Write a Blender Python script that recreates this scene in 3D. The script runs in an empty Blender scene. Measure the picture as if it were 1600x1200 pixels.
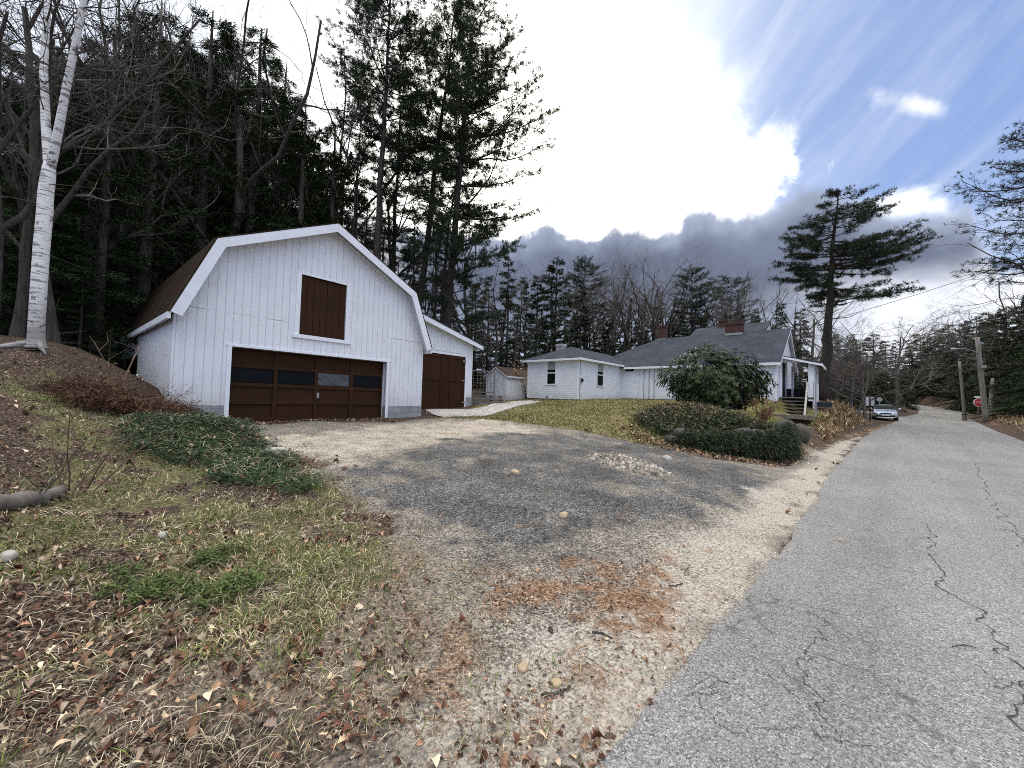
import bpy, math, random
import numpy as np
from mathutils import Vector, Matrix
R = math.radians
sc = bpy.context.scene
COL = sc.collection

# ------------------------------------------------------------------ camera
CAM_H, FPX, PITCH, ROLL = 1.6, 604.0, 0.0357, 0.030
cd = bpy.data.cameras.new("camera"); cam = bpy.data.objects.new("camera", cd); COL.objects.link(cam)
cd.sensor_width = 36.0; cd.lens = 36.0 * FPX / 1600.0; cd.clip_start = 0.05; cd.clip_end = 3000
cam.matrix_world = Matrix.Translation((0, 0, CAM_H)) @ Matrix.Rotation(math.pi/2 + PITCH, 4, 'X') @ Matrix.Rotation(ROLL, 4, 'Z')
sc.camera = cam
sc.view_settings.view_transform = 'Standard'; sc.view_settings.look = 'None'
sc.view_settings.exposure = 0.30; sc.view_settings.gamma = 1.0
sc.cycles.max_bounces = 6; sc.cycles.diffuse_bounces = 3; sc.cycles.glossy_bounces = 3
sc.cycles.transmission_bounces = 3; sc.cycles.transparent_max_bounces = 4
sc.cycles.use_adaptive_sampling = True
sc.cycles.use_denoising = False; sc.cycles.filter_width = 1.0

# ------------------------------------------------------------------ node expressions
class X:
    nt = None
    def __init__(s, sock): s.s = sock
    @staticmethod
    def node(t, **kw):
        n = X.nt.nodes.new(t)
        for k, v in kw.items(): setattr(n, k, v)
        return n
    @staticmethod
    def put(inp, v):
        if isinstance(v, X): X.nt.links.new(v.s, inp)
        elif v is not None:
            if isinstance(v, (tuple, list)) and len(v) == 3 and inp.type == 'RGBA': v = (*v, 1)
            inp.default_value = v
    @staticmethod
    def m(op, a, b=None, c=None):
        n = X.node('ShaderNodeMath', operation=op)
        X.put(n.inputs[0], a); X.put(n.inputs[1], b); X.put(n.inputs[2], c)
        return X(n.outputs[0])
    def __add__(a, b): return X.m('ADD', a, b)
    __radd__ = __add__
    def __mul__(a, b): return X.m('MULTIPLY', a, b)
    __rmul__ = __mul__
    def __sub__(a, b): return X.m('SUBTRACT', a, b)
    def __rsub__(a, b): return X.m('SUBTRACT', b, a)
    def __truediv__(a, b): return X.m('DIVIDE', a, b)
def clamp(a): 
    n = X.node('ShaderNodeClamp'); X.put(n.inputs[0], a); return X(n.outputs[0])
def sstep(a, b, x):
    n = X.node('ShaderNodeMapRange', interpolation_type='SMOOTHSTEP')
    X.put(n.inputs[0], x); n.inputs[1].default_value = a; n.inputs[2].default_value = b
    return X(n.outputs[0])
def mixc(f, a, b, mode='MIX'):
    n = X.node('ShaderNodeMix', data_type='RGBA', blend_type=mode)
    X.put(n.inputs[0], f); X.put(n.inputs[6], a); X.put(n.inputs[7], b)
    return X(n.outputs[2])
def noise(vec, scale, detail=3, rough=.55, dist=0, color=False):
    n = X.node('ShaderNodeTexNoise'); X.put(n.inputs['Vector'], vec)
    n.inputs['Scale'].default_value = scale; n.inputs['Detail'].default_value = detail
    n.inputs['Roughness'].default_value = rough; n.inputs['Distortion'].default_value = dist
    return X(n.outputs[1 if color else 0])
def voro(vec, scale, feat='F1', out=0):
    n = X.node('ShaderNodeTexVoronoi', feature=feat); X.put(n.inputs['Vector'], vec)
    n.inputs['Scale'].default_value = scale
    return X(n.outputs[out])
def ramp(v, stops, interp='LINEAR'):
    n = X.node('ShaderNodeValToRGB'); X.put(n.inputs[0], v); e = n.color_ramp; e.interpolation = interp
    while len(e.elements) < len(stops): e.elements.new(.5)
    for el, (p, c) in zip(e.elements, stops):
        el.position = p; el.color = (c, c, c, 1) if isinstance(c, (int, float)) else (*c, 1)
    return X(n.outputs[0])
def sep(v):
    n = X.node('ShaderNodeSeparateXYZ'); X.put(n.inputs[0], v); return [X(o) for o in n.outputs]
def comb(x, y, z):
    n = X.node('ShaderNodeCombineXYZ'); X.put(n.inputs[0], x); X.put(n.inputs[1], y); X.put(n.inputs[2], z); return X(n.outputs[0])
def vmul(v, t):
    n = X.node('ShaderNodeVectorMath', operation='MULTIPLY'); X.put(n.inputs[0], v); n.inputs[1].default_value = t; return X(n.outputs[0])
def vadd(a, b):
    n = X.node('ShaderNodeVectorMath', operation='ADD'); X.put(n.inputs[0], a); X.put(n.inputs[1], b); return X(n.outputs[0])
def coord(k='Object'): return X(X.node('ShaderNodeTexCoord').outputs[k])
def attr(name): return X(X.node('ShaderNodeAttribute', attribute_name=name).outputs[0])
def objrand(): return X(X.node('ShaderNodeObjectInfo').outputs['Random'])
def scal(c, f): return mixc(1.0, c, comb(f, f, f) if isinstance(f, X) else (f, f, f), 'MULTIPLY')

# ------------------------------------------------------------------ world
SUN_AZ, SUN_EL = R(-5), R(26)
w = bpy.data.worlds.new("World"); sc.world = w; w.use_nodes = True
X.nt = w.node_tree
for n in list(X.nt.nodes): X.nt.nodes.remove(n)
def build_world():
    out = X.node('ShaderNodeOutputWorld'); bg = X.node('ShaderNodeBackground')
    sky = X.node('ShaderNodeTexSky', sky_type='NISHITA', sun_disc=False)
    sky.sun_elevation = SUN_EL; sky.sun_rotation = SUN_AZ; sky.air_density = 1.0; sky.dust_density = 1.0
    K = 0.1                                    # background strength; cloud colours below are divided by it
    bg.inputs[1].default_value = K
    d = coord('Generated'); x, y, z = sep(d)
    az = X.m('MULTIPLY', X.m('ARCTAN2', x, y), 57.29578)
    el = X.m('MULTIPLY', X.m('ARCSINE', clamp(z) + 0.0), 57.29578)
    p = comb(az, el, 0.0)
    n1 = noise(p, .11, 6, .6) - .5              # billows
    n2 = noise(vadd(p, (31., 7., 3.)), .035, 4, .55) - .5
    n3 = noise(vadd(p, (5., 57., 9.)), .45, 4, .6) - .5
    # blue sky with diagonal streaks of thin high cloud
    c, s = math.cos(R(37)), math.sin(R(37))
    q = comb((az * c + el * s) * .022, (el * c - az * s) * .12, 2.0)
    st = noise(q, 1.0, 5, .62, .3)
    st2 = noise(vadd(q, (9., 3., 1.)), 2.3, 4, .6)
    blue = mixc(sstep(14, 46, el), (.27, .40, .74), (.25, .37, .70))
    thin = sstep(.42, .66, st) * .75 + sstep(.52, .72, st2) * .25
    col = mixc(clamp(thin), blue, (.58, .66, .86))
    col = mixc(.25, col, mixc(1.0, X(sky.outputs[0]), (K, K, K), 'MULTIPLY'))
    # thin veil close to the bright gap
    glow = sstep(38, 8, az + n2 * 26 - el * .25) * sstep(-70, -25, az)
    col = mixc(glow * .72, col, (.92, .98, 1.05))
    # bright sunlit gap: right edge as azimuth over elevation
    edge = ramp(el / 60., [(0, .62), (.24, .62), (.40, .60), (.49, .585), (.52, .56), (.56, .46), (.61, .41), (.67, .35), (.72, .28), (.77, .20), (.82, .12), (.90, 0), (1, 0)])
    wd = sstep(28, 38, el) * 9.0 + 1.7; n4 = noise(vadd(p, (71., 3., 12.)), .19, 6, .62, .4) - .5
    br = sstep(-1.0, 1.0, (edge * 60. + n1 * 11 + n4 * 15 + n3 * 3.5 - az) / wd) * sstep(-100, -62, az + n2 * 60)
    br = br * sstep(62, 48, el + n2 * 20)
    core = X.m('POWER', sstep(36, 0, X.m('SQRT', X.m('POWER', X.m('ABSOLUTE', az + 0), 2.) * .8 + X.m('POWER', X.m('ABSOLUTE', el - 27), 2.))), 1.5)
    left = sstep(-30, -50, az)
    brc = mixc(left, mixc(core, (1.25, 1.28, 1.28), (3.6, 3.45, 3.1)), (.80, .86, 1.0))
    col = mixc(br, col, brc)
    # small torn puff high on the right
    pu = sstep(.55, 1.05, .98 - X.m('SQRT', X.m('POWER', X.m('ABSOLUTE', (az - 46.5) * .83 + (el - 29.2) * -.55), 2.) * .022 + X.m('POWER', X.m('ABSOLUTE', (az - 46.5) * .55 + (el - 29.2) * .83), 2.) * .45) * .55 + n1 * 1.2 + n3 * .55)
    col = mixc(pu * .85, col, (.95, .97, 1.02))
    # bright rim and haze over the right bank
    rim = sstep(2.6, .6, X.m('ABSOLUTE', el - 20.9 + n1 * 7 + n4 * 6 + X.m('ABSOLUTE', az - 44.5) * .2)) * sstep(37, 43, az + n4 * 14) * sstep(52, 47, az + n4 * 14)
    col = mixc(rim * .9, col, (1.05, 1.08, 1.12))
    # grey cloud bank: top edge as elevation over azimuth
    tp = ramp((az + 20) / 80., [(0, .58), (.24, .58), (.31, .625), (.395, .565), (.43, .60), (.535, .58), (.55, .622), (.58, .62), (.625, .578), (.67, .605), (.71, .63), (.745, .60), (.78, .545), (.81, .50), (.84, .49), (.875, .47), (.893, .33), (1, .25)])
    dk = sstep(-.7, 1.3, tp * 40. + n1 * 4.6 + n3 * 2.2 + n4 * 2.4 - el) * sstep(-40, -12, az)
    low = sstep(16.0, 11.0, el + n2 * 7 + n1 * 4)
    lowl = sstep(15, 5, el + n1 * 3)
    grey = mixc(sstep(-.5, 4.5, tp * 40. + n1 * 7 - el), (.42, .485, .63), (.17, .20, .285))
    grey = scal(grey, ramp(n4 + n1*.5, [(0, .82), (.25, .95), (.6, 1.35)])); grey = scal(grey, ramp(noise(p, .07, 5, .6), [(.3, .8), (.7, 1.3)]))
    grey = mixc(lowl * .8, grey, (.52, .60, .77))
    grey = mixc(low * sstep(30, 47, az + n1 * 10), grey, mixc(sstep(-.22, .25, n4 + n1 * .6), (.62, .67, .80), (1.0, 1.02, 1.06)))
    col = mixc(dk, col, grey)
    # unseen sky behind and overhead: bright cloud added and toned to light facade and ground
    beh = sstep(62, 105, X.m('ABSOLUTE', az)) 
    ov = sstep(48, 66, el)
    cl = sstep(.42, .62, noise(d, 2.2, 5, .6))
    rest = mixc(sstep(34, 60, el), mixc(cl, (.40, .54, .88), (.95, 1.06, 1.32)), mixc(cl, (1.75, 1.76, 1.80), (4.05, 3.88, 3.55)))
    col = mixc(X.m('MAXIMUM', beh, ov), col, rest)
    col = mixc(sstep(1.0, -2.0, el), col, (.3, .32, .36))
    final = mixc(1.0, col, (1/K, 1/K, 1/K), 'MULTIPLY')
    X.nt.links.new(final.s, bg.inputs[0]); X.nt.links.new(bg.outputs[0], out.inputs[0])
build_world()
sd = bpy.data.lights.new("sun", 'SUN'); sun = bpy.data.objects.new("sun", sd); COL.objects.link(sun)
sd.energy = 1.0; sd.angle = R(14); sd.color = (1, .93, .82)
sdir = Vector((math.sin(SUN_AZ)*math.cos(SUN_EL), math.cos(SUN_AZ)*math.cos(SUN_EL), math.sin(SUN_EL)))
sun.rotation_euler = sdir.to_track_quat('Z', 'Y').to_euler()

# ------------------------------------------------------------------ mesh helpers
class Geo:
    def __init__(s): s.V = []; s.F = []; s.C = []; s.n = 0; s.hasc = False
    def add(s, V, F, mi=0, col=None):
        V = np.asarray(V, float).reshape(-1, 3)
        Fs = F if isinstance(F, list) and len(F) and isinstance(F[0], np.ndarray) else [np.asarray(f).reshape(1, -1) for f in F] if isinstance(F, list) else [F]
        for f in Fs: s.F.append((f + s.n, mi))
        s.V.append(V); s.n += len(V)
        if col is None: col = (1, 1, 1)
        else: s.hasc = True
        c = np.ones((len(V), 4)); c[:, :3] = col; s.C.append(c)
    def box(s, x0, x1, y0, y1, z0, z1, mi=0):
        v = [(x, y, z) for z in (z0, z1) for y in (y0, y1) for x in (x0, x1)]
        s.add(v, np.array([(0,2,3,1),(4,5,7,6),(0,1,5,4),(2,6,7,3),(0,4,6,2),(1,3,7,5)]), mi)
    def prism(s, pts, a0, a1, axis='y', mi=0):
        # polygon extruded; axis y: pts are (x,z); axis x: pts are (y,z); axis z: (x,y)
        f = {'y': lambda p, a: (p[0], a, p[1]), 'x': lambda p, a: (a, p[0], p[1]), 'z': lambda p, a: (p[0], p[1], a)}[axis]
        n = len(pts); v = [f(p, a0) for p in pts] + [f(p, a1) for p in pts]
        F = [list(range(n)), list(range(2*n-1, n-1, -1))] + [[i, i+n, (i+1) % n+n, (i+1) % n] for i in range(n)]
        s.add(v, F, mi)
    def tube(s, P, rad, sides=6, mi=0, col=None, cap=True):
        P = np.asarray(P, float); rad = np.broadcast_to(np.asarray(rad, float), (len(P),))
        T = np.gradient(P, axis=0); T /= np.linalg.norm(T, axis=1)[:, None] + 1e-9
        ref = np.array([0, 0, 1.]) if abs(T[:, 2]).mean() < .8 else np.array([1., 0, 0])
        A = np.cross(T, ref); A /= np.linalg.norm(A, axis=1)[:, None] + 1e-9
        B = np.cross(T, A)
        th = np.arange(sides) * 2 * np.pi / sides
        V = P[:, None] + rad[:, None, None] * (np.cos(th)[None, :, None] * A[:, None] + np.sin(th)[None, :, None] * B[:, None])
        n = len(P); i = np.arange(n-1)[:, None] * sides; j = np.arange(sides)[None]; k = (j + 1) % sides
        F = np.stack([i + j, i + k, i + sides + k, i + sides + j], -1).reshape(-1, 4)
        Fs = [F]
        if cap: Fs += [np.arange(sides)[None, ::-1], (np.arange(sides) + (n-1)*sides)[None]]
        s.add(V.reshape(-1, 3), Fs, mi, col)
    def leaves(s, P, D, N, L, W, mi=0, col=None, bend=.0):
        # diamond leaves: base, left, tip, right
        n = len(P); L = np.broadcast_to(L, (n,))[:, None]; W = np.broadcast_to(W, (n,))[:, None]
        D = D / (np.linalg.norm(D, axis=1)[:, None] + 1e-9)
        S = np.cross(D, N); S /= np.linalg.norm(S, axis=1)[:, None] + 1e-9
        U = np.cross(S, D)
        V = np.stack([P, P + D*L*.45 - S*W*.5 + U*L*bend*.3, P + D*L - U*L*bend, P + D*L*.45 + S*W*.5 + U*L*bend*.3], 1).reshape(-1, 3)
        if col is not None and np.ndim(col) == 2: col = np.repeat(col, 4, 0)
        s.add(V, np.arange(4*n).reshape(-1, 4), mi, col)
    def inst(s, TV, TF, P, Rm, S, mi=0, col=None):
        # template verts TV (m,3), faces TF list of arrays; P (n,3), Rm (n,3,3), S (n,)
        n, m = len(P), len(TV)
        V = np.einsum('nij,mj->nmi', Rm, TV) * np.reshape(S, (n, 1, 1)) + P[:, None]
        Fs = [(F[None] + (np.arange(n)*m)[:, None, None]).reshape(-1, F.shape[1]) for F in TF]
        if col is not None and np.ndim(col) == 2: col = np.repeat(col, m, 0)
        s.add(V.reshape(-1, 3), Fs, mi, col)
    def mesh(s, name, mats, smooth=False):
        me = bpy.data.meshes.new(name); V = np.concatenate(s.V)
        me.vertices.add(len(V)); me.vertices.foreach_set('co', V.astype(np.float32).ravel())
        tot, start, loops, mi = [], [], [], []
        for f, k in s.F:
            tot.append(np.full(len(f), f.shape[1])); loops.append(f.ravel()); mi.append(np.full(len(f), k))
        tot = np.concatenate(tot); loops = np.concatenate(loops); mi = np.concatenate(mi)
        me.loops.add(len(loops)); me.loops.foreach_set('vertex_index', loops.astype(np.int32))
        me.polygons.add(len(tot)); me.polygons.foreach_set('loop_start', np.concatenate([[0], np.cumsum(tot)[:-1]]).astype(np.int32))
        me.polygons.foreach_set('loop_total', tot.astype(np.int32)); me.polygons.foreach_set('material_index', mi.astype(np.int32))
        me.polygons.foreach_set('use_smooth', np.full(len(tot), bool(smooth)))
        if s.hasc:
            a = me.color_attributes.new('col', 'FLOAT_COLOR', 'POINT'); a.data.foreach_set('color', np.concatenate(s.C).astype(np.float32).ravel())
        for m in (mats if isinstance(mats, (list, tuple)) else [mats]): me.materials.append(m)
        me.update(calc_edges=True); me.validate()
        return me
    def build(s, name, mats, parent=None, smooth=False, loc=None, label=None):
        o = bpy.data.objects.new(name, s.mesh(name, mats, smooth)); COL.objects.link(o)
        if parent: o.parent = parent
        if loc is not None: o.location = loc
        if label: o['label'] = label
        return o
def tag(o, label=None, cat=None, group=None, kind=None):
    if label: o['label'] = label
    if cat: o['category'] = cat
    if group: o['group'] = group
    if kind: o['kind'] = kind
    return o
def thing(name, loc, rz, label, cat, group=None):
    o = bpy.data.objects.new(name, None); COL.objects.link(o); o.empty_display_size = .3
    o.location = loc; o.rotation_euler = (0, 0, rz); return tag(o, label, cat, group)
def bevel(o, wd=.01, seg=2):
    m = o.modifiers.new('bevel', 'BEVEL'); m.width = wd; m.segments = seg; m.limit_method = 'ANGLE'; return o
def copytree(o, parent=None):
    c = o.copy(); COL.objects.link(c); c.parent = parent
    for ch in o.children: copytree(ch, c)
    return c

# ------------------------------------------------------------------ picture-to-place helpers
def ray(px, py):
    a, b = px - 800, py - 600; c, s = math.cos(ROLL), math.sin(ROLL)
    x, y = (c*a + s*b)/FPX, (-s*a + c*b)/FPX
    c, s = math.cos(PITCH), math.sin(PITCH)
    return np.array([x, c + y*s, s - y*c])
def atY(px, py, Y):
    r = ray(px, py) ; k = Y/r[1]; return np.array([r[0]*k, Y, CAM_H + r[2]*k])

# ------------------------------------------------------------------ value noise
_rt = np.random.RandomState(7).rand(256, 256)
def vnoise(x, y):
    xi = np.floor(x).astype(int); yi = np.floor(y).astype(int); fx, fy = x - xi, y - yi
    fx = fx*fx*(3-2*fx); fy = fy*fy*(3-2*fy); g = lambda a, b: _rt[a & 255, b & 255]
    return (g(xi, yi)*(1-fx) + g(xi+1, yi)*fx)*(1-fy) + (g(xi, yi+1)*(1-fx) + g(xi+1, yi+1)*fx)*fy
def fbm(x, y, sc_=1., o=4, off=0.):
    r = 0; a = 1; t = 0
    for i in range(o):
        r = r + a*(vnoise(x*sc_ + off + i*17.3, y*sc_ - off + i*9.1) - .5); t += a; a *= .55; sc_ *= 2.1
    return r/t*2
def ss(a, b, x):
    t = np.clip((x - a)/(b - a), 0, 1); return t*t*(3-2*t)

# ------------------------------------------------------------------ terrain
AX = np.array([math.cos(.8803), math.sin(.8803)]); NX = np.array([-AX[1], AX[0]])   # the grid both buildings share
GO = np.array([-7.8736, 10.7947]); GZ = .6745; HO = np.array([3.86, 22.49]); HZ = 1.6
RD = np.array([.703, .711]); RN = np.array([-.711, .703]); RO_ = np.array([.42, 1.74])
def gl(u, v, z=0): return np.array([*(GO + AX*u + NX*v), GZ + z])
HANG = .84; HX = np.array([math.cos(HANG), math.sin(HANG)]); HN = np.array([-HX[1], HX[0]])   # the cottage sits a touch askew
def hl(u, v, z=0): return np.array([*(HO + HX*u + HN*v), HZ + z])
RL = [(*(RO_ + RD*-60), -.3), (*(RO_ + RD*-20), 0), (*(RO_ + RD*-6), 0), (.44, 1.74, 0), (1.35, 2.68, 0), (2.65, 3.99, 0), (5.4, 6.78, .02)] + \
     [tuple(atY(*p)) for p in [(1300,740,8.95),(1322,712,11.5),(1340,690,15),(1362,675,20),(1384,666,26),(1402,657,36),(1412,651,44),(1434,647,52),(1436,641.5,60),(1420,632,82),(1400,629,100),(1340,622,125)]]
RR = [(*(RO_ + RD*s - RN*5.3), z) for s, z in ((-60,-.3),(-20,0),(-6,0),(-.5,0),(2,0),(6,.02),(11,.08))] + \
     [tuple(atY(*p)) for p in [(1640,707,14.2),(1600,690,17.8),(1580,682,20.6),(1560,675,24.5),(1540,666,30),(1520,657,38),(1502,648,50),(1506,643.5,60),(1470,637,80),(1410,629.5,104),(1345,621,130)]]
RL = np.array(RL); RR = np.array(RR)
def polyline(P, n=400):
    d = np.r_[0, np.cumsum(np.linalg.norm(np.diff(P[:, :2], axis=0), axis=1))]
    t = np.linspace(0, d[-1], n); return np.stack([np.interp(t, d, P[:, i]) for i in range(P.shape[1])], 1)
def seg_par(P, n): # resample keeping the control index as parameter
    k = np.linspace(0, len(P)-1, n); return np.stack([np.interp(k, np.arange(len(P)), P[:, i]) for i in range(3)], 1)
def smooth1(P, it=6):
    for _ in range(it): P[1:-1] = P[1:-1]*.5 + .25*(P[:-2] + P[2:])
    return P
RLn = smooth1(polyline(RL, 700), 30); 
# right edge matched to the left one by control index
kk = len(RL)
idx = np.linspace(0, 1, kk)
dl = np.r_[0, np.cumsum(np.linalg.norm(np.diff(RL[:, :2], axis=0), axis=1))]
par = np.interp(np.linspace(0, dl[-1], 700), dl, np.arange(kk))
lr = len(RR)
RRn = smooth1(np.stack([np.interp(par*(lr-1)/(kk-1), np.arange(lr), RR[:, i]) for i in range(3)], 1), 30)

_dr = np.r_[0, np.cumsum(np.linalg.norm(np.diff(RRn[:, :2], axis=0), axis=1))]; RRf = np.stack([np.interp(np.linspace(0, _dr[-1], 2500), _dr, RRn[:, i]) for i in range(3)], 1)
_T = np.gradient(RLn[:, :2], axis=0); _T /= np.linalg.norm(_T, axis=1)[:, None]; _j = []
for i in range(700):
    k = np.abs((RRf[:, :2] - RLn[i, :2])@_T[i]) + 1e3*(np.linalg.norm(RRf[:, :2] - RLn[i, :2], axis=1) > 16); _j.append(int(k.argmin()))
_j = np.maximum.accumulate(np.array(_j)); RRn = smooth1(RRf[_j].copy(), 10)
ctrl = []
def cp(*a): ctrl.append(a)
def cpx(px, py, Y): ctrl.append(tuple(atY(px, py, Y)))
for P in RL[::1]: cp(*P)
for P in RR[::1]: cp(*P)
for t, z in ((1.3,.10),(3,.2),(6,.36),(9,.53),(11.3,.66)):
    for s in (-1, 3, 7):
        if t > 8 and s < 0: continue
        if t > 4 and s < -1: continue
        q = RO_ + RD*s + RN*t; cp(*q, z + .012*s)
for u in (0, 2.5, 4.9): cp(*gl(u, -.1, 0)); cp(*gl(u, -1.3, -.04))
cp(*gl(-1.4, -.1, .46)); cp(*gl(6.5, -.1, .05)); cp(*gl(-1.4, 4, .62)); cp(*gl(-1.5, 6, .93)); cp(*gl(-1.6, 10, 1.25))
cp(*gl(7.5, 1.3, .27)); cp(*gl(10.3, 1.3, .36)); cp(*gl(10.9, 1.3, .5)); cp(*gl(11.2, 5, .8)); cp(*gl(3, 12, 1.0)); cp(*gl(8, 11, 1.0)); cp(*gl(2, 5, -.1)); cp(*gl(5,8,.1)); cp(*gl(0,9,.3))
cp(*hl(0, 0, -.02)); cp(*hl(0, 3.7, -.07)); cp(*hl(5.4, -.2, .13)); cp(*hl(5.5, -4.5, .18)); cp(*hl(5.5, -8.8, .26)); cp(*hl(8, 3, 0)); cp(*hl(12, -5, .2)); cp(*hl(4.6, -9.6, -.66)); cp(*hl(3.9, -8.6, -.5)); cp(*hl(5.4, -9.8, -.45)); cp(*hl(6, -11.2, -.3)); cp(*hl(8.5, -11.3, -.2)); cp(*hl(-1,2,-.15))
for p in [(770,648,16.5),(900,665,14),(1000,692,11.9),(1100,705,11.3),(900,640,18),(1000,650,14.5),(1030,635,18.5),(1150,650,14.2),(1205,672,12.2),(1240,662,15.0),
          (1290,640,21),(1325,642,24),(1330,668,18),(1290,692,14.3),(1352,656,27),(1262,692,13.0),(1225,718,11.2),(1100,668,13),(800,627,27),(750,632,22.5),(700,640,18)]: cpx(*p)
for p in [(0,1190,1.75),(0,1000,2.3),(0,800,3.4),(0,620,6),(0,558,8),(55,540,8.2),(100,790,4.2),(100,640,7),(200,640,8.6),(300,720,6.3),(300,660,8.3),(450,760,5.4),(380,690,7.6),(200,900,3),(400,1000,2.3),(600,850,3.9),(150,560,11)]: cpx(*p)
for p in [(1285,626,25),(1312,630,26.5),(1338,645,27),(1300,643,21.5),(1318,655,21),(1345,660,24.5)]: cpx(*p)
for p in [(1560,663,27),(1600,668,21),(1540,652,36),(1620,655,26),(1420,640,46),(1390,648,40),(1330,650,38)]: cpx(*p)
for x, y, z in [(-14,6,3.0),(-20,10,3.4),(-20,20,3.2),(-25,35,4),(-10,40,4),(5,45,4),(20,45,3.6),(32,50,2.6),(-6,3,1.0),(-4,0,.3),(-8,-2,1.2),(-15,-6,2),(45,25,1.4),(60,40,2),(30,12,.4),(25,0,-.2),(12,-10,-.3),(0,70,5.5),(-40,60,6),(40,75,5),(75,75,5),(-60,10,5),(70,100,5.5),(100,80,4.5)]: cp(x, y, z)
CT = np.array(ctrl); _e = 1.2
_A = np.sqrt(((CT[:, None, :2] - CT[None, :, :2])**2).sum(-1) + _e)
_n = len(CT); _P = np.c_[np.ones(_n), CT[:, :2]]
_M = np.block([[_A - .03*np.eye(_n), _P], [_P.T, np.zeros((3, 3))]])
_W = np.linalg.solve(_M, np.r_[CT[:, 2], 0, 0, 0])
def base_z(x, y):
    x = np.asarray(x, float); y = np.asarray(y, float); sh = x.shape; x = x.ravel(); y = y.ravel(); o = np.empty(len(x))
    for i in range(0, len(x), 20000):
        a = x[i:i+20000]; b = y[i:i+20000]
        o[i:i+20000] = np.sqrt((a[:, None]-CT[:, 0])**2 + (b[:, None]-CT[:, 1])**2 + _e) @ _W[:_n] + _W[_n] + _W[_n+1]*a + _W[_n+2]*b
    far = ss(95, 150, np.hypot(x, y)); o = o*(1-far) + far*(4 + 1.5*np.sin(x*.02))
    return o.reshape(sh)
RCn = (RLn + RRn)/2
def _edge(P):
    T = np.gradient(P[:, :2], axis=0); T /= np.linalg.norm(T, axis=1)[:, None]; return np.c_[-T[:, 1], T[:, 0]]
_NL, _NR = _edge(RLn), _edge(RRn)
def road_info(x, y):
    # distance outside the carriageway (negative inside) and road height there
    sh = np.shape(x); x = np.ravel(x); y = np.ravel(y); d = np.empty(len(x)); z = np.empty(len(x))
    for i in range(0, len(x), 20000):
        p = np.c_[x[i:i+20000], y[i:i+20000]]; o = []
        for P, N, sg in ((RLn, _NL, 1), (RRn, _NR, -1)):
            k = ((p[:, None, 0]-P[None, :, 0])**2 + (p[:, None, 1]-P[None, :, 1])**2).argmin(1); e = p - P[k, :2]
            s_ = sg*np.sign((e*N[k]).sum(1)); o.append((s_*np.linalg.norm(e, axis=1), P[k, 2]))
        (a, za), (b, zb) = o; d[i:i+20000] = np.maximum(a, b); wa, wb = np.maximum(np.abs(b), .01), np.maximum(np.abs(a), .01)
        z[i:i+20000] = (za*wa + zb*wb)/(wa + wb)
    return d.reshape(sh), z.reshape(sh)
def ground_z(x, y):
    z = base_z(x, y); d, rz = road_info(x, y)
    k = ss(1.6, .1, d); z = z*(1-k) + (rz - .03*ss(.25, -.1, d))*k
    r = np.hypot(x, y)
    bank = ss(-.3, -2.5, np.asarray(x) + .55*np.asarray(y)*0 + 1.0 + .55*np.clip(y, 0, 12))
    rough = ss(.0, 1.5, d)
    z = z + rough*(.012 + .05*bank)*fbm(x, y, .9, 4) + rough*(.006 + .012*bank)*fbm(x, y, 5., 3)
    return z
def GZ1(x, y): return float(ground_z(np.array([float(x)]), np.array([float(y)]))[0])
def G(px, py):
    r = ray(px, py); Y = np.geomspace(.8, 160, 900); x = r[0]/r[1]*Y; z = CAM_H + r[2]/r[1]*Y
    h = base_z(x, Y) ; b = np.nonzero(z < h)[0]
    i = b[0] if len(b) else 899
    return np.array([x[i], Y[i]])
def GP(pts): return np.array([G(*p) for p in pts])
def sdist(poly, x, y):
    # signed distance, positive inside
    x = np.asarray(x, float); y = np.asarray(y, float); ins = np.zeros(x.shape, bool); dm = np.full(x.shape, 1e9)
    n = len(poly)
    for i in range(n):
        a = poly[i]; b = poly[(i+1) % n]
        e = b - a; t = np.clip(((x-a[0])*e[0] + (y-a[1])*e[1])/(e@e + 1e-12), 0, 1)
        dm = np.minimum(dm, (x-a[0]-t*e[0])**2 + (y-a[1]-t*e[1])**2)
        c = (a[1] > y) != (b[1] > y)
        with np.errstate(divide='ignore', invalid='ignore'):
            ins ^= c & (x < (b[0]-a[0])*(y-a[1])/(b[1]-a[1]) + a[0])
    return np.where(ins, 1, -1)*np.sqrt(dm)
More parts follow.
